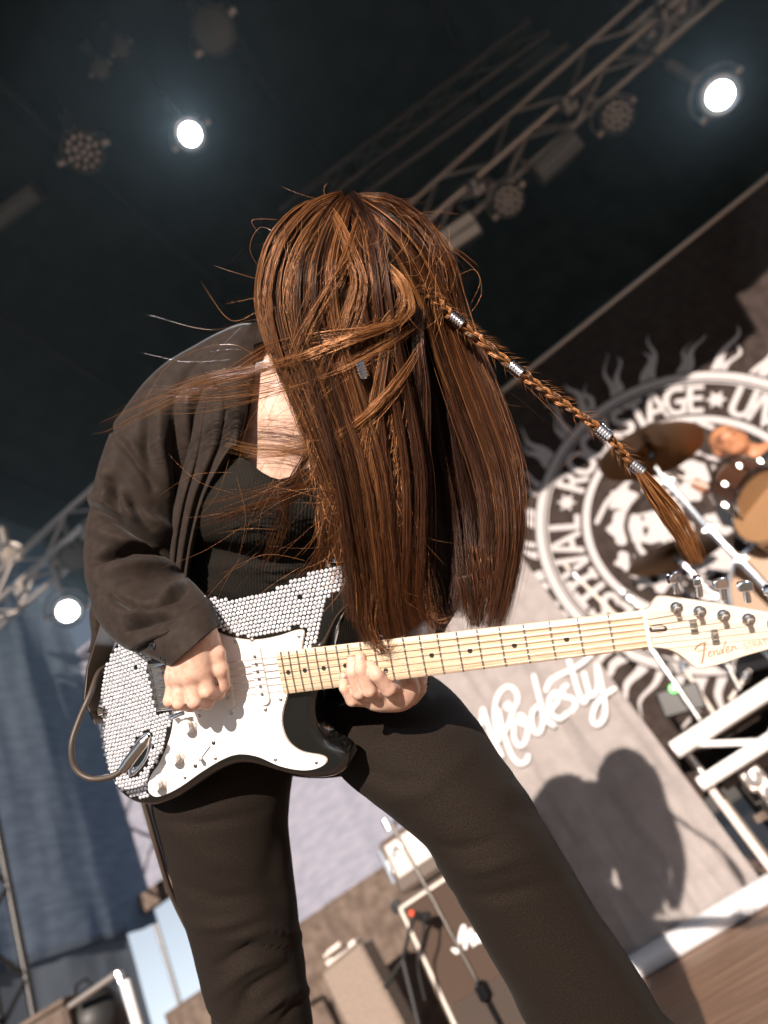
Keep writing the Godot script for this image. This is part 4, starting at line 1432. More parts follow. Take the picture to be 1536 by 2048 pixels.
	# strings, from the saddles over the nut to the posts
	for k in 6:
		var yb := 0.026 - k * 0.0104
		var yn := 0.0175 - k * 0.0070
		mb = MB.new()
		mb.tube([Vector3(-0.004, yb, 0.006), Vector3(0.652, yn, 0.0038), Vector3(posts[k].x, posts[k].y - 0.003, 0.000)], 0.00058 - k * 0.00006, 6)
		put(root, "string", mb, M.string, false)

	# pickups
	for q in [0.152, 0.098, 0.038]:
		var p := Node3D.new()
		p.name = "pickup"
		root.add_child(p, true)
		mb = MB.new()
		var oval := PackedVector2Array()
		for i in 40:
			var a: float = TAU * i / 40
			var sy := 0.0335 if sin(a) > 0 else -0.0335
			oval.append(Vector2(cos(a) * 0.0088, sin(a) * 0.0088 + sy))
		var lean := Basis(Vector3(0, 0, 1), 0.16 if q < 0.05 else 0.0)
		mb.plate(oval, face, face + 0.0042, 0.0014, Transform3D(lean, Vector3(q, 0, 0)))
		put(p, "cover", mb, M.cream, false)
		for k in 6:
			mb = MB.new()
			mb.lathe(Vector3(q, 0, face) + lean * Vector3(0, 0.026 - k * 0.0104, 0), Vector3(0, 0, 1), [Vector2(0.0026, 0.003), Vector2(0.0024, 0.0052), Vector2(0.0001, 0.0056)], 12)
			put(p, "pole_piece", mb, M.steel, false)
		for s in [-1, 1]:
			mb = MB.new()
			mb.lathe(Vector3(q, 0, face) + lean * Vector3(-0.002, s * 0.0485, 0), Vector3(0, 0, 1), [Vector2(0.0031, 0), Vector2(0.0026, 0.0014), Vector2(0.0007, 0.0018), Vector2(0.0001, 0.0008)], 12, false)
			put(p, "screw", mb, M.steel, false)
	# screws of the pickguard
	for q in [[842, 560], [1147, 535], [1060, 838], [1230, 1140], [1034, 1126], [746, 1120], [600, 1212], [441, 1262], [550, 918], [635, 892]]:
		var p := on_guitar(120 + q[0] / 2.4, 1050 + q[1] / 2.4, face)
		mb = MB.new()
		mb.lathe(Vector3(p.x, p.y, face), Vector3(0, 0, 1), [Vector2(0.0028, 0), Vector2(0.0022, 0.0011), Vector2(0.0007, 0.0013), Vector2(0.0001, 0.0005)], 12, false)
		put(root, "screw", mb, M.steel, false)
	# knobs
	for q in [[622, 955], [562, 1104], [478, 1232]]:
		var p := on_guitar(120 + q[0] / 2.4, 1050 + q[1] / 2.4, face)
		var kn := Node3D.new()
		kn.name = "knob"
		root.add_child(kn, true)
		var c := Vector3(p.x, p.y, face)
		mb = MB.new()
		mb.lathe(c, Vector3(0, 0, 1), [Vector2(0.0130, 0.0004), Vector2(0.0122, 0.0018), Vector2(0.0095, 0.005)], 28, false)
		put(kn, "skirt", mb, M.cream, false)
		mb = MB.new()
		var pr := []
		var rr := []
		for i in 36:
			rr.append(0.0088 + 0.0003 * (i % 2))
		for z in [0.004, 0.015]:
			var row := PackedVector3Array()
			for i in 36:
				row.append(c + Vector3(cos(TAU * i / 36) * rr[i], sin(TAU * i / 36) * rr[i], z))
			pr.append(row)
		mb.grid(pr, true, false, true)
		put(kn, "grip", mb, M.cream, false)
		for n in [1, 3, 5, 7, 9]:
			mb = MB.new()
			var a: float = -2.2 + n * 0.45
			mb.box(c + Vector3(cos(a), sin(a), 0) * 0.0112 + Vector3(0, 0, 0.0028), Vector3(0.0009, 0.0004, 0.0004), 0.0001, Basis(Vector3(0, 0, 1), a))
			put(kn, "mark", mb, M.logo, false)
	# selector switch
	var q0 := on_guitar(120 + 700 / 2.4, 1050 + 1096 / 2.4, face)
	mb = MB.new()
	var qa := on_guitar(120 + 722 / 2.4, 1050 + 1062 / 2.4, face)
	var qb := on_guitar(120 + 680 / 2.4, 1050 + 1118 / 2.4, face)
	mb.bar(Vector3(qa.x, qa.y, face), Vector3(qb.x, qb.y, face), 0.0016, 0.0006, Vector3(0, 0, 1), 0.0001)
	put(root, "switch_slot", mb, M.black_plastic, false)
	mb = MB.new()
	var tipq := on_guitar(120 + 660 / 2.4, 1050 + 1124 / 2.4, face + 0.012)
	mb.tube([Vector3(qb.x, qb.y, face), Vector3(qb.x, qb.y, face + 0.005), Vector3(tipq.x, tipq.y, face + 0.014)], [0.0016, 0.0028, 0.0034], 12)
	put(root, "switch_tip", mb, M.cream, false)
	for q in [[737, 1045], [650, 1156]]:
		var p := on_guitar(120 + q[0] / 2.4, 1050 + q[1] / 2.4, face)
		mb = MB.new()
		mb.lathe(Vector3(p.x, p.y, face), Vector3(0, 0, 1), [Vector2(0.0032, 0), Vector2(0.0026, 0.0013), Vector2(0.0001, 0.0016)], 12, false)
		put(root, "screw", mb, M.dark_steel, false)
	# bridge
	var br := Node3D.new()
	br.name = "bridge"
	root.add_child(br, true)
	mb = MB.new()
	mb.box(Vector3(-0.006, 0, face + 0.0005), Vector3(0.018, 0.035, 0.0022), 0.001)
	put(br, "plate", mb, M.chrome, false)
	for k in 6:
		var y := 0.026 - k * 0.0104
		mb = MB.new()
		mb.box(Vector3(-0.004, y, face + 0.0062), Vector3(0.0085, 0.0046, 0.0036), 0.0012)
		put(br, "saddle", mb, M.steel, false)
		mb = MB.new()
		mb.tube([Vector3(-0.022, y, face + 0.006), Vector3(-0.012, y, face + 0.0062)], 0.0016, 8)
		put(br, "saddle_screw", mb, M.dark_steel, false)
	mb = MB.new()
	mb.tube([Vector3(0.004, -0.040, face + 0.004), Vector3(0.010, -0.042, face + 0.016), Vector3(0.026, -0.038, face + 0.020), Vector3(0.034, -0.036, face + 0.020)], [0.005, 0.0042, 0.0034, 0.0034], 10)
	put(br, "arm_socket", mb, M.chrome, false)
	# jack plate
	var ja := on_guitar(120 + 430 / 2.4, 1050 + 1000 / 2.4, TOP)
	var jb := on_guitar(120 + 335 / 2.4, 1050 + 1205 / 2.4, TOP)
	var jm := (ja + jb) / 2
	var jd := (ja - jb).normalized()
	var jn := Vector2(-jd.y, jd.x)
	var jl := (ja - jb).length() / 2
	mb = MB.new()
	var prof := []
	for ringk in 6:
		var s: float = [1.0, 0.95, 0.8, 0.62, 0.5, 0.2][ringk]
		var z: float = [0.0002, 0.002, 0.0028, 0.001, -0.003, -0.0045][ringk]
		var row := PackedVector3Array()
		for i in 36:
			var a: float = TAU * i / 36
			var p: Vector2 = jm + jd * cos(a) * jl * s + jn * sin(a) * 0.0135 * s * (1.0 + 0.25 * cos(a))
			row.append(Vector3(p.x, p.y, TOP + z))
		prof.append(row)
	mb.grid(prof, true, false, true)
	put(root, "jack_plate", mb, M.chrome, false)
	mb = MB.new()
	mb.lathe(Vector3(0.270, 0.128, TOP - 0.022), Vector3(0.7, 0.7, 0), [Vector2(0.004, 0), Vector2(0.004, 0.006), Vector2(0.008, 0.012), Vector2(0.001, 0.014)], 12)
	put(root, "strap_button", mb, M.chrome, false)

	# rhinestones glued in rows on the bare parts of the top
	var cover := outline([[386, 1192], [404, 1190], [450, 1199], [505, 1193], [560, 1173], [620, 1147], [684, 1127], [688, 1174], [660, 1192], [642, 1240], [632, 1290], [606, 1296], [560, 1310], [430, 1310], [330, 1470], [330, 1560], [306, 1594], [266, 1594], [236, 1570], [214, 1530], [204, 1480], [200, 1420], [205, 1362], [221, 1312], [262, 1272], [330, 1250]], TOP, 0, 0, 1.0, 2)
	var guard: PackedVector2Array = Geometry2D.offset_polygon(pg, 0.0036)[0]
	var plate := PackedVector2Array()
	for i in 20:
		var a: float = TAU * i / 20
		plate.append(jm + jd * cos(a) * (jl + 0.003) + jn * sin(a) * 0.0165)
	var gem := MB.new()
	gem.lathe(Vector3.ZERO, Vector3(0, 0, 1), [Vector2(0.0029, 0), Vector2(0.0028, 0.0008), Vector2(0.0020, 0.0020), Vector2(0.0011, 0.0025)], 8)
	gem.face(range(8).map(func(i): return Vector3(cos(TAU * i / 8), sin(TAU * i / 8), 0) * 0.0011 + Vector3(0, 0, 0.0025)))
	var gem_mesh := gem.mesh()
	var places := []
	var lean2 := 0.10
	for j in range(-46, 47):
		for i in range(-58, 59):
			var p := Vector2(0.06 + (i + 0.5 * (j & 1)) * 0.0063, j * 0.0056).rotated(lean2)
			p += Vector2(rng.randf_range(-1, 1), rng.randf_range(-1, 1)) * 0.00025
			p.y += 0.006 * sin(p.x * 14.0)
			if not Geometry2D.is_point_in_polygon(p, cover) or Geometry2D.is_point_in_polygon(p, guard) or Geometry2D.is_point_in_polygon(p, plate):
				continue
			if absf(p.x + 0.006) < 0.022 and absf(p.y) < 0.039:
				continue
			if Vector2(p.x - 0.01, p.y + 0.042).length() < 0.012 or rng.randf() < 0.002:
				continue
			places.append(Transform3D(Basis(Vector3(0, 0, 1), rng.randf() * TAU) * Basis(Vector3(1, 0, 0), rng.randfn(0, 0.07)) * Basis(Vector3(0, 1, 0), rng.randfn(0, 0.07)), Vector3(p.x, p.y, TOP)))
	places.sort_custom(func(a, b): return hash(a.origin.x * 977.0 + a.origin.y * 3331.0) < hash(b.origin.x * 977.0 + b.origin.y * 3331.0))
	for k in mini(300, places.size()):
		var o := put(root, "rhinestone", gem_mesh, M.gem, false)
		o.transform = places[k]
	if places.size() > 300:
		var mm := MultiMesh.new()
		mm.transform_format = MultiMesh.TRANSFORM_3D
		mm.mesh = gem_mesh
		mm.instance_count = places.size() - 300
		for k in mm.instance_count:
			mm.set_instance_transform(k, places[300 + k])
		var o := MultiMeshInstance3D.new()
		o.name = "rhinestones"
		o.multimesh = mm
		o.material_override = M.gem
		o.set_meta("kind", "stuff")
		root.add_child(o)

	# cable and plug: from the jack round and behind the guitar
	var plug0 := GT * Vector3(jm.x, jm.y, TOP + 0.006)
	var cable := thing("guitar_cable", "brown guitar cable looping out of the jack plate with a silver plug", "cable", plug0)
	var pa := at(292, 1478, 0.950)
	var pb := at(245, 1540, 0.955)
	mb = MB.new()
	var pd := (pb - pa)
	var pn := pd.length()
	mb.lathe(pa, pd, [Vector2(0.003, -0.006), Vector2(0.0055, 0.0), Vector2(0.0078, 0.004), Vector2(0.0078, pn * 0.75), Vector2(0.0064, pn), Vector2(0.003, pn * 1.05)], 16)
	put(cable, "plug", mb, M.steel)
	var path := [at(248, 1538, 0.955), at(222, 1553, 0.955), at(180, 1557, 0.96), at(150, 1535, 0.965), at(143, 1490, 0.97), at(158, 1440, 0.985), at(180, 1390, 1.0), at(198, 1345, 1.03), at(222, 1330, 1.06)]
	var path2 := [at(275, 1560, 1.07), at(292, 1620, 1.07), at(312, 1690, 1.07), at(340, 1780, 1.09), at(372, 1850, 1.11), at(412, 1920, 1.14), at(450, 2010, 1.22), at(470, 2090, 1.3)]
	for p in [path, path2]:
		var smooth := []
		for k in p.size() - 1:
			for s in 6:
				smooth.append(p[k].cubic_interpolate(p[k + 1], p[maxi(k - 1, 0)], p[mini(k + 2, p.size() - 1)], s / 6.0))
		smooth.append(p[-1])
		mb = MB.new()
		mb.tube(smooth, 0.0042, 10)
		put(cable, "wire", mb, M.cable)
	var strap := thing("guitar_strap", "dark leather guitar strap end behind the studded body", "strap", at(200, 1350, 1.03))
	mb = MB.new()
	var sp := [at(214, 1440, 1.02), at(192, 1390, 1.03), at(198, 1330, 1.05), at(215, 1270, 1.10), at(240, 1180, 1.2)]
	var sr := [PackedVector3Array(), PackedVector3Array(), PackedVector3Array(), PackedVector3Array()]
	for k in sp.size():
		var side := (IF * 0.9 + IR * 0.35).normalized() * 0.022
		sr[0].append(sp[k] - side)
		sr[1].append(sp[k] + side)
		sr[2].append(sp[k] + side - IR * 0.003)
		sr[3].append(sp[k] - side - IR * 0.003)
	sr.append(sr[0])
	mb.grid(sr, false)
	put(strap, "band", mb, M.cable)
	mb = MB.new()
	mb.lathe(at(208, 1420, 1.01), -IR, [Vector2(0.006, 0), Vector2(0.009, 0.006), Vector2(0.001, 0.009)], 12)
	put(strap, "lock", mb, M.chrome)


# ---------------------------------------------------------------- the guitarist
# A sleeve or trouser leg: rings given by their two seen edges, their distance and their half depth.
func ring_of(q: Array) -> Array:
	var c := at((q[0] + q[2]) / 2.0, (q[1] + q[3]) / 2.0, q[4])
	var x := (at(q[2], q[3], q[4]) - at(q[0], q[1], q[4])) / 2
	return [c, x, -IF * q[5]]

func loft(mb: MB, rings: Array, per: int, sides: int, cap0 := false, cap1 := false, square := 1.0, from := 0.0, to := TAU) -> void:
	var rows := []
	var n := rings.size()
	var closed := to - from > TAU - 0.01
	for k in n - 1:
		for s in (per + 1 if k == n - 2 else per):
			var t := float(s) / per
			var q := []
			for e in 3:
				q.append(rings[k][e].cubic_interpolate(rings[k + 1][e], rings[maxi(k - 1, 0)][e], rings[mini(k + 2, n - 1)][e], t))
			var row := PackedVector3Array()
			for i in (sides if closed else sides + 1):
				var a := from + (to - from) * i / sides
				var ca := cos(a)
				var sa := sin(a)
				row.append(q[0] + q[1] * signf(ca) * pow(absf(ca), square) + q[2] * signf(sa) * pow(absf(sa), square))
			rows.append(row)
	mb.grid(rows, closed, cap0, cap1)

# Folds pressed into cloth: each a line seen in the photograph, its height and its half width in pixels.
func sculpt(mb: MB, folds: Array, rough := 0.0, grain := 30.0) -> void:
	var n := mb.normals()
	var mid := Vector3.ZERO
	for q in mb.v:
		mid += q / mb.v.size()
	var sum := 0.0
	for k in mb.v.size():
		sum += (mb.v[k] - mid).dot(n[k])
	if sum < 0.0:
		for k in n.size():
			n[k] = -n[k]
	var boxes := []
	for f in folds:
		var r := Rect2(f[0][0][0], f[0][0][1], 0, 0)
		for q in f[0]:
			r = r.expand(Vector2(q[0], q[1]))
		boxes.append(r.grow(f[2] * 2.6))
	for k in mb.v.size():
		var p := mb.v[k]
		var crease := 1.0 - absf(noise.get_noise_3dv(p * grain * 1.7 + Vector3(9, 4, 2))) * 3.2
		var move := rough * (noise.get_noise_3dv(p * grain) + 0.7 * maxf(crease, 0.0) ** 3.0)
		if n[k].dot(IF) < 0.25:
			var s := seen_at(p)
			for i in folds.size():
				if not boxes[i].has_point(s):
					continue
				var f: Array = folds[i]
				var best := 1e9
				var along := 0.0
				for e in f[0].size() - 1:
					var a := Vector2(f[0][e][0], f[0][e][1])
					var b := Vector2(f[0][e + 1][0], f[0][e + 1][1])
					var c := Geometry2D.get_closest_point_to_segment(s, a, b)
					var d := c.distance_to(s)
					if d < best:
						best = d
						along = (e + (c - a).length() / maxf((b - a).length(), 0.01)) / (f[0].size() - 1)
				var x: float = best / f[2]
				if x < 2.5:
					move += f[1] * exp(-x * x) * sin(PI * clampf(0.12 + 0.76 * along, 0, 1))
		mb.v[k] = p + n[k] * move

func torso_rings(scale := 1.0) -> Array:
	var q := [[610, 1500, 1.20, 0.165, 0.115], [592, 1400, 1.20, 0.160, 0.11], [575, 1310, 1.19, 0.154, 0.105], [563, 1210, 1.175, 0.149, 0.10], [562, 1130, 1.165, 0.150, 0.105], [572, 1075, 1.155, 0.156, 0.125], [578, 1010, 1.145, 0.162, 0.140], [588, 940, 1.145, 0.162, 0.128], [600, 870, 1.15, 0.155, 0.105], [608, 800, 1.155, 0.135, 0.082], [610, 745, 1.15, 0.085, 0.062]]
	var out := []
	for r in q:
		out.append([at(r[0], r[1], r[2]), IR * r[3] * scale, -IF * r[4] * scale])
	return out

func person() -> void:
	var feet := Vector3(-0.72, 0, -1.2)
	var root := thing("person", "guitarist in black shirt and trousers, bent forward with long brown hair over the face", "person", feet)
	var mb := MB.new()

	# ---- body: head, neck, chest, arms in one skin
	var f := Flesh.new()
	var skull := at(716, 545, 1.03)
	var chin := at(668, 690, 0.965)
	f.bone(skull, at(706, 585, 1.005), 0.090, 0.082, 0.05)
	f.bone(at(700, 610, 0.99), chin, 0.066, 0.040, 0.05)
	f.bone(at(690, 640, 0.925), at(684, 662, 0.915), 0.012, 0.014, 0.02)             # nose
	f.bone(at(668, 618, 0.935), at(716, 618, 0.935), 0.016, 0.016, 0.03)             # brow
	f.bone(at(672, 690, 0.93), at(694, 690, 0.93), 0.010, 0.010, 0.02)               # lips
	f.bone(at(826, 640, 1.03), at(830, 672, 1.03), 0.016, 0.010, 0.01)               # ear
	f.bone(at(585, 830, 1.125), at(640, 655, 1.06), 0.060, 0.052, 0.05)              # neck
	f.bone(at(560, 850, 1.11), at(605, 700, 1.06), 0.030, 0.022, 0.04)               # neck muscle
	f.bone(at(455, 800, 1.10), at(585, 868, 1.066), 0.012, 0.013, 0.03)             # collar bone
	f.bone(at(390, 790, 1.17), at(585, 800, 1.15), 0.055, 0.060, 0.06)
	f.bone(at(585, 800, 1.15), at(790, 830, 1.20), 0.060, 0.055, 0.06)
	f.bone(at(545, 880, 1.14), at(540, 1010, 1.13), 0.085, 0.085, 0.08)
	f.bone(at(640, 880, 1.14), at(625, 1010, 1.13), 0.085, 0.085, 0.08)
	f.bone(at(590, 1010, 1.16), at(575, 1300, 1.20), 0.075, 0.075, 0.06)
	f.bone(at(540, 1420, 1.19), at(680, 1420, 1.19), 0.09, 0.09, 0.06)
	f.chain([at(360, 820, 1.16), at(262, 1110, 1.12), at(300, 1215, 1.01), at(366, 1262, 0.928)], [0.048, 0.030, 0.026, 0.022], 0.03)
	f.chain([at(790, 830, 1.20), at(850, 1190, 1.16), at(818, 1372, 0.935)], [0.048, 0.034, 0.025], 0.03)
	f.into(mb, 0.009)

	# ---- picking hand
	f = Flesh.new()
	f.bone(z6(420, 200, 0.935), z6(490, 420, 0.912), 0.0205, 0.0215, 0.02)
	f.bone(z6(490, 400, 0.915), z6(345, 740, 0.907), 0.0205, 0.0145, 0.022)
	f.bone(z6(530, 370, 0.915), z6(470, 740, 0.901), 0.0225, 0.0155, 0.025)
	f.bone(z6(580, 380, 0.915), z6(605, 720, 0.903), 0.0195, 0.0145, 0.025)
	f.bone(z6(470, 540, 0.918), z6(300, 800, 0.915), 0.015, 0.0115, 0.018)
	for q in [[620, 730, 0.8895], [490, 760, 0.8865], [380, 800, 0.8935], [292, 845, 0.903]]:   # tendons and knuckles
		f.bone(z6(510, 430, 0.8945), z6(q[0], q[1], q[2] + 0.004), 0.0032, 0.0042, 0.009)
		f.bone(z6(q[0], q[1], q[2] + 0.009), z6(q[0] + 4, q[1] + 30, q[2] + 0.009), 0.0085, 0.008, 0.008)
	f.chain([z6(630, 700, 0.901), z6(680, 955, 0.896), z6(805, 985, 0.914), z6(760, 950, 0.934)], [0.0125, 0.0098, 0.0088, 0.008], 0.003)
	f.chain([z6(490, 740, 0.899), z6(530, 1075, 0.893), z6(675, 1090, 0.914), z6(660, 1030, 0.934)], [0.0125, 0.0102, 0.0090, 0.008], 0.003)
	f.chain([z6(378, 780, 0.904), z6(352, 1095, 0.898), z6(470, 1130, 0.917), z6(480, 1060, 0.935)], [0.0112, 0.0094, 0.0084, 0.0075], 0.003)
	f.chain([z6(290, 830, 0.912), z6(232, 1075, 0.906), z6(320, 1125, 0.922), z6(350, 1060, 0.936)], [0.0098, 0.0082, 0.0075, 0.0068], 0.003)
	f.chain([z6(650, 320, 0.916), z6(795, 510, 0.906), z6(842, 700, 0.905), z6(882, 885, 0.914)], [0.0150, 0.0096, 0.0084, 0.0078], 0.007)
	f.into(mb, 0.0019)

	# ---- fretting hand
	f = Flesh.new()
	f.bone(z7(1030, 850, 0.945), z7(920, 830, 0.918), 0.0205, 0.020, 0.02)
	f.bone(z7(930, 790, 0.914), z7(720, 890, 0.908), 0.0185, 0.0150, 0.025)
	f.bone(z7(890, 860, 0.916), z7(630, 915, 0.912), 0.0165, 0.0120, 0.025)
	f.bone(z7(950, 780, 0.912), z7(870, 770, 0.902), 0.0175, 0.0140, 0.02)
	f.chain([z7(910, 780, 0.896), z7(810, 815, 0.872), z7(665, 650, 0.860), z7(592, 545, 0.872)], [0.0120, 0.0098, 0.0085, 0.0076], 0.003)
	f.chain([z7(770, 890, 0.902), z7(580, 830, 0.872), z7(478, 580, 0.866), z7(478, 430, 0.877)], [0.0120, 0.0092, 0.0080, 0.0072], 0.003)
	f.chain([z7(690, 925, 0.908), z7(462, 858, 0.882), z7(378, 620, 0.876), z7(374, 458, 0.882)], [0.0110, 0.0086, 0.0074, 0.0066], 0.003)
	f.chain([z7(610, 945, 0.912), z7(378, 945, 0.893), z7(292, 800, 0.886), z7(282, 648, 0.889)], [0.0100, 0.0080, 0.0070, 0.0064], 0.003)
	f.chain([z7(900, 780, 0.920), z7(780, 560, 0.940), z7(720, 380, 0.930), z7(690, 250, 0.905)], [0.016, 0.012, 0.0105, 0.009], 0.008)
	f.into(mb, 0.0019)
	put(root, "body", mb, M.skin)
	# nails
	for q in [[z6(872, 846, 0.9062), 0.0050], [z7(600, 560, 0.8640), 0.0040], [z7(479, 452, 0.8690), 0.0038], [z7(375, 480, 0.8748), 0.0036], [z7(283, 668, 0.8820), 0.0034]]:
		mb = MB.new()
		mb.lathe(q[0], -IF + IR * 0.15 + IU * 0.1, [Vector2(q[1], -0.0008), Vector2(q[1] * 0.8, 0.0005), Vector2(0.0001, 0.0009)], 14, false)
		put(root, "fingernail", mb, M.nail)

	# ---- tank top: ribbed, cut low at the neck
	mb = MB.new()
	var tr := torso_rings(1.012)
	var rows := []
	for j in 61:
		var row := PackedVector3Array()
		for i in 72:
			var a: float = TAU * i / 72
			var front := maxf(0.0, sin(a))
			var low := 6.62 + 2.6 * pow(absf(cos(a)), 1.5) if sin(a) > 0 else 8.8
			low = lerpf(low, 8.6, 1.0 - smoothstep(-0.2, 0.25, sin(a)))
			var h: float = lerpf(1.4, minf(low, 9.0), j / 60.0)
			var k := clampi(int(h), 0, tr.size() - 2)
			var t := h - k
			var q := []
			for e in 3:
				q.append(tr[k][e].cubic_interpolate(tr[k + 1][e], tr[maxi(k - 1, 0)][e], tr[mini(k + 2, tr.size() - 1)][e], t))
			row.append(q[0] + q[1] * cos(a) + q[2] * sin(a))
		rows.append(row)
	mb.grid(rows, true)
	var tank_folds := []
	for k in 7:
		tank_folds.append([[[375, 1118 + k * 12], [470, 1128 + k * 11], [560, 1132 + k * 9], [650, 1120 + k * 8]], 0.0045 if k % 2 else -0.004, 6.0])
	tank_folds.append([[[372, 1098], [450, 1104], [540, 1112], [660, 1106]], -0.016, 15.0])
	tank_folds.append([[[420, 1050], [520, 1066], [640, 1050]], 0.012, 36.0])
	tank_folds.append([[[470, 960], [430, 1020], [400, 1080]], 0.004, 16.0])
	sculpt(mb, tank_folds, 0.002, 22.0)
	put(root, "tank_top", mb, M.tank)

	# ---- trousers
	mb = MB.new()
	loft(mb, [[at(592, 1330, 1.2), IR * 0.15, -IF * 0.10], [at(600, 1430, 1.2), IR * 0.163, -IF * 0.112], [at(620, 1490, 1.19), IR * 0.15, -IF * 0.10], [at(640, 1525, 1.18), IR * 0.08, -IF * 0.07]], 6, 40, true, true)
	var lf := Vector3(-1.13, 0.03, -1.17)
	var left := [[330, 1470, 610, 1440, 1.16, 0.105], [304, 1580, 588, 1540, 1.135, 0.10], [318, 1650, 577, 1640, 1.13, 0.095], [345, 1740, 584, 1730, 1.125, 0.09], [370, 1820, 594, 1812, 1.12, 0.085], [394, 1905, 603, 1895, 1.12, 0.08], [412, 1980, 612, 1972, 1.12, 0.078], [428, 2060, 624, 2050, 1.12, 0.078]].map(ring_of)
	left.append([left[-1][0].lerp(lf, 0.5), Vector3(0.085, -0.02, -0.02), Vector3(-0.01, 0.01, 0.09)])
	left.append([lf, Vector3(0.105, -0.005, -0.02), Vector3(-0.01, 0.0, 0.115)])
	loft(mb, left, 12, 44, true, false)
	var rf := Vector3(-0.33, 0.03, -1.36)
	var right := [[560, 1420, 820, 1330, 1.15, 0.11], [640, 1490, 890, 1372, 1.08, 0.108], [690, 1548, 950, 1434, 1.04, 0.105], [765, 1604, 1005, 1520, 1.015, 0.10], [845, 1678, 1072, 1618, 1.0, 0.095], [897, 1768, 1136, 1728, 1.0, 0.09], [957, 1865, 1208, 1846, 1.0, 0.085], [1012, 1960, 1284, 1956, 1.01, 0.085], [1066, 2060, 1352, 2058, 1.02, 0.085]].map(ring_of)
	right.append([right[-1][0].lerp(rf, 0.5), Vector3(0.09, -0.01, -0.03), Vector3(0.03, 0.0, 0.095)])
	right.append([rf, Vector3(0.11, 0.0, -0.03), Vector3(0.03, 0.0, 0.12)])
	loft(mb, right, 12, 44, true, false)
	sculpt(mb, [
		[[[460, 1880], [520, 1860], [600, 1870]], 0.008, 10.0], [[[440, 1930], [500, 1895], [590, 1900]], -0.010, 9.0], [[[430, 1985], [500, 1930], [560, 1915]], 0.009, 11.0],
		[[[470, 2040], [500, 1980], [570, 1940]], -0.010, 10.0], [[[500, 2048], [560, 1990], [612, 1980]], 0.009, 10.0], [[[560, 2048], [590, 2010], [620, 2000]], -0.007, 8.0],
		[[[340, 1650], [420, 1720], [500, 1740]], 0.006, 20.0], [[[320, 1640], [400, 1650], [520, 1630]], -0.005, 10.0], [[[345, 1760], [430, 1800], [560, 1790]], -0.005, 12.0], [[[380, 1850], [450, 1850], [520, 1830]], 0.006, 12.0], [[[560, 1640], [540, 1760], [580, 1850]], -0.005, 18.0],
		[[[880, 1560], [930, 1680], [1000, 1830], [1080, 1980]], -0.0022, 3.0], [[[1010, 1600], [1040, 1625], [1075, 1640]], -0.006, 12.0], [[[1000, 1570], [1050, 1600]], 0.004, 14.0],
		[[[700, 1500], [800, 1480], [930, 1440]], 0.006, 26.0], [[[740, 1440], [830, 1460], [940, 1425]], -0.006, 20.0], [[[760, 1600], [850, 1580], [950, 1500]], 0.004, 20.0],
		[[[950, 1720], [1000, 1900], [1090, 2040]], 0.004, 34.0], [[[700, 1520], [780, 1560], [880, 1570]], -0.007, 9.0], [[[860, 1690], [920, 1700], [1000, 1680]], -0.005, 10.0], [[[880, 1730], [960, 1740], [1080, 1700]], 0.005, 12.0], [[[910, 1790], [1000, 1790], [1120, 1760]], -0.005, 12.0], [[[1120, 1760], [1200, 1900], [1270, 2030]], 0.003, 26.0]], 0.0035, 14.0)
	put(root, "trousers", mb, M.trousers)
	for q in [lf, rf]:
		mb = MB.new()
		var toe := Vector3(0.0, 0, 1) if q == lf else Vector3(0.25, 0, 1)
		toe = toe.normalized()
		var sd := toe.cross(Vector3.UP)
		loft(mb, [[q + Vector3(0, 0.03, 0) - toe * 0.09, sd * 0.02, Vector3.UP * 0.02], [q + Vector3(0, 0.04, 0) - toe * 0.06, sd * 0.036, Vector3.UP * 0.045], [q + Vector3(0, 0.035, 0) + toe * 0.05, sd * 0.042, Vector3.UP * 0.04], [q + Vector3(0, 0.025, 0) + toe * 0.13, sd * 0.04, Vector3.UP * 0.027], [q + Vector3(0, 0.018, 0) + toe * 0.175, sd * 0.015, Vector3.UP * 0.013]], 5, 20, true, true)
		put(root, "shoe", mb, M.black_plastic)

	# ---- open shirt: one arc of cloth round the back, and two sleeves
	mb = MB.new()
	var sr := torso_rings(1.0)
	var shirt := []
	for j in 70:
		var h := lerpf(2.0, 9.6, j / 69.0)
		var k := clampi(int(h), 0, sr.size() - 2)
		var q := []
		for e in 3:
			q.append(sr[k][e].cubic_interpolate(sr[k + 1][e], sr[maxi(k - 1, 0)][e], sr[mini(k + 2, sr.size() - 1)][e], h - k))
		var edge := 2.95
		var grow := 1.12 + 0.05 * smoothstep(6.0, 3.0, h)
		var row := PackedVector3Array()
		for i in 81:
			var a := lerpf(edge, TAU + 0.35, i / 80.0)
			var folds := 0.010 * sin(a * 17.0 + 0.7 * sin(h * 1.3)) * smoothstep(9.5, 7.5, h) * smoothstep(2.0, 2.5, a)
			var lift := 1.0 + (0.05 * exp(-pow((a - edge) * 6.0, 2.0)))
			row.append(q[0] + q[1] * cos(a) * (grow + folds * 3.0) * lift + q[2] * sin(a) * (grow + 0.1 + folds * 4.0) * lift)
		shirt.append(row)
	mb.grid(shirt, false)
	# the front panel, pleated from the shoulder to the waist, ending in a placket
	var panel := [[690, 440, 512, 1.085, 1.075], [750, 412, 508, 1.062, 1.052], [820, 392, 498, 1.05, 1.036], [880, 380, 482, 1.046, 1.030], [930, 366, 452, 1.046, 1.034], [1000, 348, 414, 1.05, 1.05], [1070, 338, 392, 1.06, 1.06], [1130, 336, 380, 1.07, 1.07], [1200, 336, 372, 1.08, 1.08]]
	var prow := []
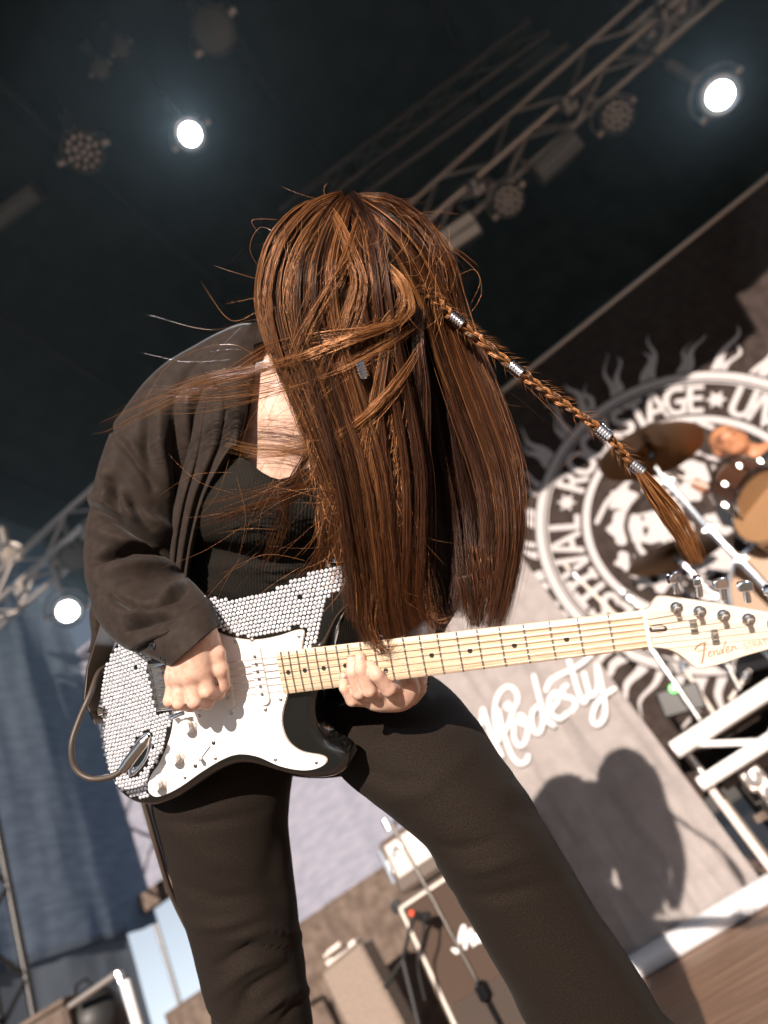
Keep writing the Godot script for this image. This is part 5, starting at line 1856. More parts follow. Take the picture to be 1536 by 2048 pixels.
	for j in 65:
		var t := j / 64.0 * 8
		var k := mini(int(t), 7)
		var q := []
		for e in 5:
			q.append(cubic_interpolate(panel[k][e], panel[k + 1][e], panel[maxi(k - 1, 0)][e], panel[mini(k + 2, 8)][e], t - k))
		var row := PackedVector3Array()
		for i in 49:
			var s := i / 48.0
			var pleat := 0.013 * pow(absf(sin(PI * (s * 2.6 + 0.25 + 0.25 * sin(t * 0.8)))), 0.7) * smoothstep(0.0, 0.15, s) * smoothstep(1.02, 0.86, s) * smoothstep(0.3, 2.0, t)
			var lap := 0.004 * smoothstep(0.80, 0.84, s)
			row.append(at(lerpf(q[1], q[2], s), q[0] + 14.0 * (s - 0.5) * sin(t), lerpf(q[3], q[4], s) - pleat - lap + 0.03 * pow(1.0 - s, 4.0)))
		for i in 49:
			row.append(row[48 - i] + IF * 0.0025)
		prow.append(row)
	mb.grid(prow, true)
	var arm := MB.new()
	var sleeve := [[540, 650, 566, 735, 1.14, 0.03], [478, 652, 520, 752, 1.15, 0.055], [385, 700, 470, 850, 1.155, 0.078], [300, 768, 418, 925, 1.145, 0.084], [240, 846, 394, 996, 1.135, 0.085], [205, 940, 376, 1050, 1.125, 0.085], [186, 1030, 366, 1098, 1.11, 0.085], [178, 1104, 364, 1142, 1.085, 0.085], [186, 1172, 368, 1160, 1.05, 0.082], [206, 1240, 384, 1168, 1.005, 0.072], [245, 1288, 402, 1184, 0.965, 0.060], [296, 1310, 418, 1202, 0.938, 0.048]].map(ring_of)
	loft(arm, sleeve, 16, 110, true, true)
	sculpt(arm, [
		[[[215, 850], [255, 900], [310, 975]], -0.008, 5.0], [[[235, 845], [275, 900], [325, 970]], 0.006, 12.0],
		[[[188, 1018], [240, 1043], [300, 1078], [352, 1104]], -0.024, 8.0], [[[185, 996], [240, 1016], [310, 1046], [362, 1080]], 0.016, 14.0], [[[185, 1060], [250, 1082], [330, 1118]], 0.012, 15.0],
		[[[192, 1124], [220, 1110], [270, 1098], [330, 1105], [362, 1125]], -0.026, 8.5], [[[195, 1152], [240, 1140], [300, 1134], [360, 1150]], 0.018, 18.0],
		[[[222, 966], [230, 1005], [250, 1030]], -0.020, 8.0], [[[252, 1000], [278, 1030], [300, 1052]], -0.018, 9.0], [[[212, 930], [216, 1000]], 0.010, 10.0], [[[240, 985], [262, 1015]], 0.012, 8.0],
		[[[225, 1188], [270, 1215], [320, 1208], [352, 1182]], -0.018, 7.0], [[[215, 1210], [270, 1238], [330, 1225]], 0.010, 12.0], [[[256, 1264], [300, 1242], [348, 1232]], -0.016, 6.5], [[[250, 1244], [290, 1226], [350, 1210]], 0.008, 7.0],
		[[[296, 1224], [340, 1200], [374, 1174]], -0.017, 7.0], [[[325, 1192], [362, 1170]], 0.011, 8.0], [[[262, 1292], [310, 1272], [350, 1262]], 0.008, 8.0], [[[275, 1300], [320, 1284], [352, 1272]], -0.010, 5.0],
		[[[240, 880], [228, 930], [218, 965]], 0.008, 16.0], [[[320, 820], [322, 900], [340, 990]], 0.010, 11.0], [[[345, 790], [352, 890], [362, 990], [352, 1080]], -0.014, 8.0], [[[372, 780], [375, 880], [382, 960]], 0.009, 10.0],
		[[[296, 830], [292, 900], [306, 980]], -0.008, 10.0], [[[360, 700], [300, 780], [270, 850]], 0.006, 20.0], [[[430, 690], [380, 740], [352, 800]], -0.006, 10.0]], 0.0045, 16.0)
	mb.join(arm)
	arm = MB.new()
	var other := [[720, 700, 780, 800, 1.2, 0.06], [700, 780, 850, 800, 1.21, 0.075], [720, 920, 880, 930, 1.21, 0.075], [750, 1060, 910, 1060, 1.19, 0.07], [775, 1180, 915, 1180, 1.15, 0.062], [775, 1270, 885, 1265, 1.07, 0.052], [775, 1330, 865, 1330, 0.985, 0.042], [780, 1362, 860, 1362, 0.955, 0.038]].map(ring_of)
	loft(arm, other, 8, 40, true, true)
	sculpt(arm, [], 0.006, 16.0)
	mb.join(arm)
	put(root, "shirt", mb, M.shirt)
	# cuff
	mb = MB.new()
	loft(mb, [[292, 1304, 412, 1196, 0.940, 0.050], [308, 1312, 420, 1210, 0.932, 0.049], [326, 1320, 428, 1228, 0.924, 0.0465], [346, 1330, 438, 1250, 0.915, 0.044]].map(ring_of), 8, 48, false, false, 0.9)
	loft(mb, [[346, 1330, 438, 1250, 0.915, 0.044], [345, 1328, 436, 1250, 0.9155, 0.0425], [330, 1316, 426, 1232, 0.924, 0.043]].map(ring_of), 3, 48, false, false, 0.9)
	sculpt(mb, [[[[352, 1245], [385, 1290]], -0.002, 8.0]], 0.0015, 20.0)
	put(root, "cuff", mb, M.shirt)
	for q in [[at(307, 1292, 0.893), 0.0058], [at(327, 1316, 0.889), 0.0052]]:
		mb = MB.new()
		mb.lathe(q[0], (-IF - IR * 0.4).normalized(), [Vector2(0.001, 0.0018), Vector2(q[1] * 0.5, 0.002), Vector2(q[1] * 0.75, 0.0032), Vector2(q[1], 0.002), Vector2(q[1], -0.003)], 16, false)
		put(root, "button", mb, M.black_gloss)
	# hem that swings out behind the forearm
	mb = MB.new()
	loft(mb, [[205, 1160, 250, 1170, 1.16, 0.03], [186, 1220, 240, 1232, 1.15, 0.035], [188, 1265, 228, 1280, 1.14, 0.030], [178, 1298, 215, 1300, 1.14, 0.012], [171, 1304, 190, 1305, 1.14, 0.002]].map(ring_of), 8, 24, true, true)
	sculpt(mb, [[[[200, 1180], [205, 1260]], -0.008, 8.0], [[[190, 1262], [225, 1270]], -0.006, 5.0]], 0.003, 20.0)
	put(root, "shirt_hem", mb, M.shirt)
	# collar
	mb = MB.new()
	var ca := [[522, 640, 1.08], [508, 690, 1.050], [502, 760, 1.026], [494, 830, 1.014], [480, 890, 1.010]]
	var cb := [[480, 655, 1.07], [396, 738, 1.028], [432, 772, 1.020], [456, 826, 1.014], [462, 892, 1.012]]
	var crows := []
	for j in 25:
		var row := PackedVector3Array()
		var t := j / 24.0 * 4
		var k := mini(int(t), 3)
		var qa := Vector3(ca[k][0], ca[k][1], ca[k][2]).cubic_interpolate(Vector3(ca[k + 1][0], ca[k + 1][1], ca[k + 1][2]), Vector3(ca[maxi(k - 1, 0)][0], ca[maxi(k - 1, 0)][1], ca[maxi(k - 1, 0)][2]), Vector3(ca[mini(k + 2, 4)][0], ca[mini(k + 2, 4)][1], ca[mini(k + 2, 4)][2]), t - k)
		var qb := Vector3(cb[k][0], cb[k][1], cb[k][2]).lerp(Vector3(cb[k + 1][0], cb[k + 1][1], cb[k + 1][2]), t - k)
		for i in 9:
			var s := i / 8.0
			var q := qa.lerp(qb, s)
			row.append(at(q.x, q.y, q.z - 0.012 * sin(PI * s)))
		row.append(at(qb.x, qb.y, qb.z + 0.004))
		row.append(at(qa.x, qa.y, qa.z + 0.004))
		crows.append(row)
	mb.grid(crows, true)
	put(root, "collar", mb, M.shirt)
	hair(root)

# points in two crops of the photograph: the picking hand and the fretting hand
func z6(x: float, y: float, d: float) -> Vector3:
	return at(300 + x / 5.908, 1220 + y / 5.908, d)

func z7(x: float, y: float, d: float) -> Vector3:
	return at(640 + x / 5.908, 1240 + y / 5.908, d)


# ---------------------------------------------------------------- hair
class Strands:
	var v := PackedVector3Array()
	var n := PackedVector3Array()
	var c := PackedColorArray()
	var idx := PackedInt32Array()

	func add(p: PackedVector3Array, r: float, root_color: Color, tip_color: Color) -> void:
		var first := v.size()
		var m := p.size()
		var side := Vector3.ZERO
		for k in m:
			var t := (p[mini(k + 1, m - 1)] - p[maxi(k - 1, 0)]).normalized()
			if side == Vector3.ZERO:
				side = t.cross(Vector3(0.3, 0.2, 0.93)).normalized()
			side = (side - t * side.dot(t)).normalized()
			var o := t.cross(side)
			var f := float(k) / (m - 1)
			var w := r * (1.0 - 0.9 * f * f * f) * (0.12 + 0.88 * smoothstep(0.0, 0.14, f))
			var col := root_color.lerp(tip_color, f)
			for a in 3:
				var d := side * cos(TAU * a / 3.0) + o * sin(TAU * a / 3.0)
				v.append(p[k] + d * w)
				n.append(d)
				c.append(col)
		for k in m - 1:
			for a in 3:
				var b := (a + 1) % 3
				var q := first + k * 3
				idx.append(q + a); idx.append(q + 3 + b); idx.append(q + b)
				idx.append(q + a); idx.append(q + 3 + a); idx.append(q + 3 + b)

	func mesh() -> ArrayMesh:
		var a := []
		a.resize(Mesh.ARRAY_MAX)
		a[Mesh.ARRAY_VERTEX] = v
		a[Mesh.ARRAY_NORMAL] = n
		a[Mesh.ARRAY_COLOR] = c
		a[Mesh.ARRAY_INDEX] = idx
		var m := ArrayMesh.new()
		m.add_surface_from_arrays(Mesh.PRIMITIVE_TRIANGLES, a)
		return m

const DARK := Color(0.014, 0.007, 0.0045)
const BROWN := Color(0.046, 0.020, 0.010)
const RED := Color(0.105, 0.034, 0.011)
const GOLD := Color(0.36, 0.155, 0.055)
const PALE := Color(0.44, 0.21, 0.085)

# A lock of hair: control points [u, v, distance, spread in pixels, spread in depth]; strands keep their place across it.
func lock(h: Strands, pts: Array, count: int, mix: Array, r := 0.00055, wave := 5.0, points := 20, ragged := 0.25, clumps := 0) -> void:
	var m := pts.size()
	var seeds := []
	for k in clumps:
		seeds.append(Vector2(rng.randf_range(-1, 1), rng.randf_range(-1, 1)))
	var pl := rng.randf() * TAU
	for s in count:
		var a := rng.randf_range(-1, 1)
		var b := rng.randf_range(-1, 1)
		var pull := 0.0
		var aim := Vector2(a, b)
		if clumps > 0:
			for e in seeds:
				if absf(e.x - a) < absf(aim.x - a) or aim == Vector2(a, b):
					aim = e
			pull = rng.randf_range(0.1, 0.7)
		var stop := 1.0 - ragged * pow(rng.randf(), 2.0)
		var begin := 0.35 * rng.randf() if points == 21 else 0.0
		var ph := rng.randf() * TAU
		var fr := rng.randf_range(3.0, 8.0)
		var amp := wave * rng.randf_range(0.3, 1.0)
		var stray := rng.randfn(0.0, 1.0) * (1.0 if rng.randf() < 0.93 else 4.0)
		var p := PackedVector3Array()
		for k in points:
			var t := lerpf(begin * stop, stop, k / (points - 1.0))
			var x := t * (m - 1)
			var i := mini(int(x), m - 2)
			var f := x - i
			var q0: Array = pts[maxi(i - 1, 0)]
			var q1: Array = pts[i]
			var q2: Array = pts[i + 1]
			var q3: Array = pts[mini(i + 2, m - 1)]
			var u := cubic_interpolate(q1[0], q2[0], q0[0], q3[0], f)
			var v := cubic_interpolate(q1[1], q2[1], q0[1], q3[1], f)
			var d: float = lerpf(q1[2], q2[2], f)
			var su: float = lerpf(q1[3], q2[3], f)
			var sd: float = lerpf(q1[4], q2[4], f)
			var dir := Vector2(q2[0] - q1[0], q2[1] - q1[1]).lerp(Vector2(q3[0] - q2[0], q3[1] - q2[1]) if i + 2 < m else Vector2(q2[0] - q1[0], q2[1] - q1[1]), f).normalized()
			var side := Vector2(-dir.y, dir.x)
			var g := pull * smoothstep(0.15, 0.8, t)
			var ca := lerpf(a, aim.x, g)
			var cb := lerpf(b, aim.y, g)
			var off := ca * su + (sin(t * fr + ph) - sin(ph)) * amp * t + stray * 3.0 * t
			# neighbours move together: shallow ridges and soft waves across the lock
			off += (5.0 * sin(a * 9.0 + pl + t * 4.0) + 3.5 * sin(a * 19.0 + pl * 2.0 - t * 6.0)) * smoothstep(0.1, 0.6, t) * minf(su / 40.0, 1.2)
			d += (0.006 * sin(a * 8.0 + pl * 1.7 + t * 2.5) + 0.004 * sin(a * 21.0 + pl - t * 2.0)) * smoothstep(0.05, 0.3, t) * minf(sd / 0.02, 1.3)
			p.append(at(u + side.x * off, v + side.y * off, d + cb * sd + 0.004 * sin(t * fr * 0.7 + ph * 2.0) * t))
		var shade := 0.5 + 0.75 * noise.get_noise_1d(a * 70.0 + pl * 100.0) + rng.randf_range(-0.28, 0.28)
		var c: Color = mix[clampi(int(shade * mix.size()), 0, mix.size() - 1)]
		var tone := rng.randf_range(0.65, 1.35)
		c = Color(c.r * tone, c.g * tone, c.b * tone)
		var tip := c.lerp(mix[rng.randi() % mix.size()], 0.5)
		if points >= 20 and points != 21:   # the long hair is a darker red towards its ends
			tip = tip.lerp(Color(0.06, 0.019, 0.008), 0.55)
		h.add(p, r * rng.randf_range(0.6, 1.35), c, tip)

# A feathery lock: several thin locks that part ways as they go.
func wisps(h: Strands, pts: Array, locks: int, each: int, mix: Array, apart: float, r := 0.0004) -> void:
	for k in locks:
		var moved := []
		var a := rng.randfn(0, 1)
		var b := rng.randfn(0, 1)
		var ph := rng.randf() * TAU
		for i in pts.size():
			var t := float(i) / (pts.size() - 1)
			var q: Array = pts[i].duplicate()
			q[0] += apart * 0.4 * b * t
			q[1] += apart * (a * (0.25 + 0.75 * t) + 0.35 * sin(t * 5.0 + ph))
			q[2] += 0.006 * b
			q[3] *= rng.randf_range(0.25, 0.8)
			moved.append(q)
		lock(h, moved, each, mix, r, 8.0, 21, 0.6, 0)

func fly(h: Strands, pts: Array, r := 0.00028, c := GOLD) -> void:
	var p := PackedVector3Array()
	var m := pts.size()
	for k in 25:
		var x := k / 24.0 * (m - 1)
		var i := mini(int(x), m - 2)
		var a := Vector3(pts[i][0], pts[i][1], pts[i][2])
		var b := Vector3(pts[i + 1][0], pts[i + 1][1], pts[i + 1][2])
		var z := Vector3(pts[maxi(i - 1, 0)][0], pts[maxi(i - 1, 0)][1], pts[maxi(i - 1, 0)][2])
		var y := Vector3(pts[mini(i + 2, m - 1)][0], pts[mini(i + 2, m - 1)][1], pts[mini(i + 2, m - 1)][2])
		var q := a.cubic_interpolate(b, z, y, x - i)
		p.append(at(q.x, q.y, q.z))
	h.add(p, r, c, c)

func hair(root: Node3D) -> void:
	# the scalp under the strands
	var mb := MB.new()
	var f := Flesh.new()
	f.bone(at(716, 545, 1.03), at(735, 545, 1.05), 0.100, 0.098, 0.04)
	f.bone(at(706, 590, 1.0), at(720, 600, 1.02), 0.086, 0.088, 0.05)
	f.bone(at(770, 560, 1.06), at(800, 620, 1.08), 0.075, 0.07, 0.05)
	f.into(mb, 0.008)
	put(root, "scalp", mb, M.scalp)
	var h := Strands.new()
	var mixed := [DARK, BROWN, BROWN, RED, GOLD, GOLD]
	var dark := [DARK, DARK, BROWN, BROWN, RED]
	var warm := [BROWN, BROWN, RED, RED, GOLD]
	var light := [BROWN, RED, GOLD, GOLD, PALE]
	# over the crown towards the shadowed side of the face
	lock(h, [[688, 398, 0.975, 10, 0.01], [610, 420, 0.955, 16, 0.02], [553, 480, 0.955, 16, 0.03], [527, 570, 0.955, 13, 0.03], [540, 650, 0.95, 16, 0.03], [590, 760, 0.94, 20, 0.03], [634, 880, 0.93, 22, 0.03], [660, 990, 0.92, 22, 0.02], [668, 1090, 0.91, 22, 0.02]], 910, [DARK, BROWN, RED, GOLD, GOLD, PALE], 0.00042, 6.0, 22, 0.35, 8)
	lock(h, [[690, 396, 0.965, 16, 0.01], [640, 420, 0.935, 26, 0.015], [588, 490, 0.925, 38, 0.02], [566, 590, 0.92, 44, 0.02], [588, 700, 0.915, 44, 0.02], [640, 830, 0.905, 42, 0.02], [690, 970, 0.895, 40, 0.02], [716, 1110, 0.89, 36, 0.02], [730, 1240, 0.88, 34, 0.015]], 2470, mixed, 0.00042, 6.0, 20, 0.3, 16)
	lock(h, [[692, 396, 0.96, 16, 0.01], [668, 440, 0.925, 30, 0.015], [640, 530, 0.905, 46, 0.02], [640, 650, 0.90, 54, 0.02], [680, 800, 0.895, 58, 0.02], [722, 950, 0.885, 56, 0.02], [744, 1100, 0.88, 50, 0.02], [756, 1210, 0.875, 44, 0.015], [772, 1285, 0.87, 36, 0.01]], 2990, mixed, 0.00042, 6.0, 20, 0.2, 18)
	lock(h, [[700, 398, 0.965, 12, 0.01], [730, 450, 0.93, 24, 0.015], [748, 540, 0.915, 34, 0.02], [760, 660, 0.91, 40, 0.02], [782, 800, 0.905, 44, 0.02], [800, 950, 0.895, 48, 0.02], [800, 1090, 0.885, 46, 0.02], [800, 1200, 0.88, 44, 0.015], [826, 1262, 0.875, 34, 0.01]], 2210, [DARK, BROWN, BROWN, RED, RED, GOLD], 0.00042, 6.0, 20, 0.2, 16)
	# golden locks lying on top
	lock(h, [[640, 398, 0.955, 6, 0.006], [672, 440, 0.915, 10, 0.006], [704, 520, 0.895, 14, 0.008], [716, 570, 0.89, 14, 0.008], [698, 640, 0.885, 14, 0.008], [664, 720, 0.88, 16, 0.01], [640, 800, 0.88, 30, 0.01]], 110, light, 0.00045, 9.0, 20, 0.5, 0)
	lock(h, [[760, 520, 0.915, 8, 0.008], [796, 560, 0.90, 12, 0.008], [812, 610, 0.90, 14, 0.008], [780, 660, 0.895, 14, 0.01], [770, 760, 0.89, 24, 0.01]], 120, light, 0.00045, 9.0, 18, 0.5, 0)
	lock(h, [[770, 700, 0.885, 10, 0.006], [750, 820, 0.88, 14, 0.006], [732, 920, 0.875, 16, 0.006], [744, 1010, 0.875, 16, 0.006], [728, 1100, 0.87, 24, 0.006]], 130, warm + light, 0.00045, 9.0, 18, 0.5, 0)
	lock(h, [[640, 700, 0.895, 10, 0.006], [604, 800, 0.90, 14, 0.01], [640, 900, 0.90, 16, 0.01], [662, 960, 0.90, 14, 0.01], [655, 1060, 0.90, 24, 0.01]], 130, light, 0.00045, 9.0, 18, 0.5, 0)
	# parting and the far side of the head
	lock(h, [[704, 396, 0.975, 8, 0.01], [770, 400, 0.975, 14, 0.02], [840, 450, 0.985, 18, 0.02], [884, 520, 0.99, 18, 0.03], [906, 600, 1.0, 16, 0.03], [930, 690, 0.995, 18, 0.03], [972, 800, 0.98, 24, 0.03], [1010, 920, 0.965, 28, 0.03], [1026, 1020, 0.95, 24, 0.03], [1018, 1130, 0.935, 22, 0.02], [992, 1258, 0.92, 18, 0.015]], 1430, [DARK, BROWN, BROWN, RED, RED, GOLD], 0.00042, 7.0, 22, 0.16, 9)
	lock(h, [[708, 400, 0.965, 14, 0.01], [760, 440, 0.945, 24, 0.02], [815, 500, 0.945, 30, 0.02], [862, 590, 0.965, 28, 0.03], [893, 690, 0.975, 26, 0.03], [938, 810, 0.97, 30, 0.03], [984, 940, 0.955, 34, 0.03], [1002, 1050, 0.94, 34, 0.03], [994, 1150, 0.925, 32, 0.02], [968, 1258, 0.91, 32, 0.015]], 1950, [DARK, DARK, BROWN, BROWN, RED, GOLD], 0.00042, 7.0, 22, 0.25, 10)
	# the curtain between, farther back: its shade is put into darker strand colours
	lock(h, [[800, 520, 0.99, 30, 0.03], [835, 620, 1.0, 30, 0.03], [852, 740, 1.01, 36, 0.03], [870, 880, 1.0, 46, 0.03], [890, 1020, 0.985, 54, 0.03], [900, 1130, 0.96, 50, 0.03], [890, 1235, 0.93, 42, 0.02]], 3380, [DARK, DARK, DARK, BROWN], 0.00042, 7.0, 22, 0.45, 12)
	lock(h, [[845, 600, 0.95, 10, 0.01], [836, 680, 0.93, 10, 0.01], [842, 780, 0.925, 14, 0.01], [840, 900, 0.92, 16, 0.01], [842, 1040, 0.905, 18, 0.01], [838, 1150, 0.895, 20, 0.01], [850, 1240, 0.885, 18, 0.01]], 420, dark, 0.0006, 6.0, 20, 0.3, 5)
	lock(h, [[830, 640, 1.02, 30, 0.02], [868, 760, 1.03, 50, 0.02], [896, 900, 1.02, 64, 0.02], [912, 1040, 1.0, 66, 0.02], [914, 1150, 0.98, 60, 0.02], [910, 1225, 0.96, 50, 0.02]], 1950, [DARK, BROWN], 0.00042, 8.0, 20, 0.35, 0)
	# roots at the parting
	lock(h, [[690, 392, 0.97, 22, 0.01], [716, 430, 0.935, 24, 0.01], [744, 490, 0.92, 24, 0.012], [770, 550, 0.92, 22, 0.012], [800, 600, 0.93, 20, 0.012]], 500, [DARK, DARK, BROWN], 0.0005, 8.0, 16, 0.4, 8)
	# ends curling onto the fingerboard
	lock(h, [[745, 1180, 0.872, 18, 0.006], [738, 1240, 0.866, 16, 0.005], [752, 1284, 0.860, 12, 0.004], [775, 1298, 0.858, 8, 0.003], [790, 1280, 0.858, 12, 0.003]], 60, warm, 0.0004, 9.0, 16, 0.6, 0)
	lock(h, [[840, 1180, 0.885, 16, 0.006], [856, 1225, 0.878, 14, 0.005], [880, 1246, 0.872, 10, 0.004], [908, 1240, 0.870, 12, 0.003]], 60, warm, 0.0004, 9.0, 14, 0.6, 0)
	lock(h, [[930, 1150, 0.915, 20, 0.006], [948, 1215, 0.905, 16, 0.005], [955, 1256, 0.898, 12, 0.004]], 150, dark, 0.0005, 6.0, 14, 0.4, 4)
	# feathery locks blown across the chest and shoulder
	wisps(h, [[850, 600, 0.925, 6, 0.004], [800, 636, 0.89, 12, 0.004], [710, 668, 0.875, 16, 0.006], [610, 710, 0.885, 16, 0.01], [505, 742, 0.92, 14, 0.015], [400, 766, 0.96, 12, 0.015], [300, 806, 0.99, 10, 0.015], [205, 852, 1.02, 12, 0.01]], 8, 7, [RED, GOLD, GOLD, PALE], 15.0)
	wisps(h, [[846, 640, 0.92, 6, 0.004], [780, 690, 0.882, 12, 0.004], [690, 738, 0.88, 14, 0.006], [595, 770, 0.90, 12, 0.01], [500, 796, 0.93, 10, 0.012], [400, 812, 0.965, 8, 0.012], [310, 812, 0.99, 8, 0.012]], 6, 7, [RED, GOLD, GOLD, PALE], 14.0)
	wisps(h, [[842, 690, 0.91, 8, 0.004], [806, 756, 0.878, 14, 0.005], [744, 828, 0.872, 14, 0.006], [670, 880, 0.885, 10, 0.008], [590, 904, 0.915, 8, 0.01], [520, 908, 0.95, 6, 0.008], [445, 892, 0.985, 6, 0.006]], 7, 8, [RED, GOLD, GOLD, PALE], 12.0)
	wisps(h, [[836, 625, 0.91, 8, 0.004], [750, 655, 0.878, 14, 0.004], [640, 668, 0.882, 14, 0.006], [540, 690, 0.91, 12, 0.01], [450, 740, 0.95, 12, 0.015], [390, 760, 0.98, 12, 0.015]], 6, 5, [BROWN, RED, GOLD], 16.0)
	wisps(h, [[700, 880, 0.89, 10, 0.006], [640, 945, 0.905, 12, 0.008], [560, 985, 0.94, 12, 0.01], [470, 1010, 0.98, 16, 0.01], [400, 1025, 1.0, 24, 0.01]], 6, 12, warm, 22.0)
	wisps(h, [[640, 860, 0.90, 14, 0.006], [590, 960, 0.93, 14, 0.01], [560, 1050, 0.97, 16, 0.01], [530, 1140, 0.99, 22, 0.01]], 6, 9, warm, 16.0)
	wisps(h, [[690, 960, 0.89, 20, 0.006], [660, 1060, 0.90, 22, 0.008], [640, 1130, 0.92, 26, 0.01], [610, 1180, 0.94, 36, 0.01]], 7, 12, warm, 14.0)
	wisps(h, [[720, 420, 0.93, 10, 0.006], [690, 520, 0.892, 18, 0.006], [640, 620, 0.885, 22, 0.006], [610, 700, 0.885, 22, 0.008], [600, 790, 0.89, 30, 0.01]], 12, 7, light, 20.0)
	wisps(h, [[690, 420, 0.935, 12, 0.006], [620, 480, 0.90, 22, 0.006], [585, 580, 0.89, 26, 0.006], [610, 690, 0.885, 24, 0.008], [660, 820, 0.88, 24, 0.01], [690, 930, 0.875, 34, 0.01]], 16, 8, light + warm, 20.0)
	# thin ends below the cut
	wisps(h, [[700, 1090, 0.885, 40, 0.01], [720, 1180, 0.88, 44, 0.01], [730, 1262, 0.872, 46, 0.01]], 8, 22, warm + dark, 6.0)
	wisps(h, [[840, 1100, 0.895, 40, 0.01], [850, 1190, 0.885, 44, 0.01], [870, 1262, 0.875, 46, 0.01]], 8, 18, dark + warm, 6.0)
	wisps(h, [[960, 1080, 0.93, 50, 0.02], [965, 1170, 0.92, 44, 0.02], [960, 1262, 0.905, 36, 0.01]], 9, 22, dark + warm, 8.0)
	# single hairs
	for q in [
		[[560, 470, 0.95], [520, 455, 0.95], [500, 500, 0.95], [535, 560, 0.95]], [[640, 400, 0.96], [600, 388, 0.96], [560, 372, 0.96]], [[560, 440, 0.95], [505, 440, 0.95], [520, 470, 0.95]],
		[[520, 560, 0.95], [470, 545, 0.95], [425, 530, 0.95]], [[530, 590, 0.95], [490, 600, 0.95], [448, 608, 0.95]], [[520, 620, 0.95], [460, 640, 0.95], [400, 560, 0.96]],
		[[860, 470, 0.98], [930, 520, 0.98], [960, 560, 0.98], [940, 610, 0.98]], [[900, 560, 0.99], [950, 540, 0.99], [962, 590, 0.99], [930, 640, 0.99]], [[740, 400, 0.96], [790, 410, 0.96], [826, 396, 0.96]], [[650, 395, 0.96], [648, 376, 0.96], [655, 366, 0.96]],
		[[910, 600, 1.0], [940, 720, 0.99], [1000, 800, 0.98], [1060, 815, 0.98]], [[900, 650, 0.99], [960, 740, 0.98], [1040, 800, 0.98], [1100, 850, 0.98]], [[1040, 760, 0.98], [1120, 840, 0.98], [1160, 900, 0.98], [1110, 940, 0.98]],
		[[600, 690, 0.9], [520, 640, 0.95], [420, 660, 1.0], [300, 630, 1.0]], [[560, 760, 0.93], [470, 690, 0.98], [350, 720, 1.02], [290, 800, 1.02]], [[480, 770, 0.95], [380, 790, 0.98], [250, 850, 1.02], [180, 870, 1.03]]]:
		fly(h, q)
	for k in 80:
		var u := rng.randf_range(440, 760)
		var v := rng.randf_range(680, 1140)
		var a := rng.randf_range(-0.9, 0.9) + (2.7 if rng.randf() < 0.6 else 1.4)
		var n := rng.randf_range(70, 200)
		var d := lerpf(0.96, 0.875, clampf((u - 420) / 250.0, 0, 1))
		var bend := rng.randf_range(-0.3, 0.3)
		fly(h, [[u, v, d], [u + cos(a) * n * 0.5, v + sin(a) * n * 0.5, d], [u + cos(a + bend) * n, v + sin(a + bend) * n, d + 0.01]], 0.00024, [RED, GOLD, BROWN, GOLD][k % 4])
	for k in 110:
		var t := rng.randf()
		var a := lerpf(-2.9, 0.2, t)
		var cu := 715 + cos(a) * rng.randf_range(150, 205)
		var cv := 560 + sin(a) * rng.randf_range(120, 172)
		var n := rng.randf_range(30, 110)
		var b := a + rng.randf_range(0.6, 2.2) * (-1 if t < 0.5 else 1)
		fly(h, [[cu, cv, 0.96], [cu + cos(b) * n * 0.5, cv + sin(b) * n * 0.5, 0.955], [cu + cos(b) * n + rng.randf_range(-20, 20), cv + sin(b) * n + 20, 0.95]], 0.00023, [BROWN, GOLD, RED][k % 3])
	for k in 700:   # loose hairs that leave the smooth lie of the rest
		var u := rng.randf_range(540, 900)
		var v := rng.randf_range(430, 1150)
		if v > 620.0:
			u = rng.randf_range(580, 800) + clampf((v - 700) * 0.14, 0, 60)
		var n := rng.randf_range(30, 150)
		var a := PI / 2 + rng.randfn(0, 0.28) - clampf((720 - u) * 0.0012, -0.3, 0.3)
		var d := lerpf(0.898, 0.868, clampf((v - 430) / 700.0, 0, 1)) + clampf(absf(u - 690) - 120, 0, 200) * 0.0004
		var bend := rng.randfn(0, 0.3)
		fly(h, [[u, v, d + 0.01], [u + cos(a) * n * 0.5, v + sin(a) * n * 0.5, d], [u + cos(a + bend) * n, v + sin(a + bend) * n, d + 0.004]], 0.0003, [RED, GOLD, BROWN, GOLD, PALE][k % 5])
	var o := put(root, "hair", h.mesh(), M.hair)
	o.set_meta("label", "long brown hair with golden strands hanging over the face")

	# ---- braid: three plaited locks swinging free, bound by small metal cuffs
	h = Strands.new()
	var spine := [[838, 566, 0.93], [870, 600, 0.93], [912, 640, 0.93], [965, 685, 0.93], [1030, 737, 0.925], [1095, 785, 0.92], [1160, 830, 0.915], [1212, 868, 0.91], [1245, 905, 0.91], [1278, 940, 0.905]]
	var path := PackedVector3Array()
	for k in 121:
		var x := k / 120.0 * (spine.size() - 1)
		var i := mini(int(x), spine.size() - 2)
		var e := func(j: int) -> Vector3: var q: Array = spine[clampi(j, 0, spine.size() - 1)]; return Vector3(q[0], q[1], q[2])
		var p: Vector3 = e.call(i).cubic_interpolate(e.call(i + 1), e.call(i - 1), e.call(i + 2), x - i)
		path.append(at(p.x, p.y, p.z))
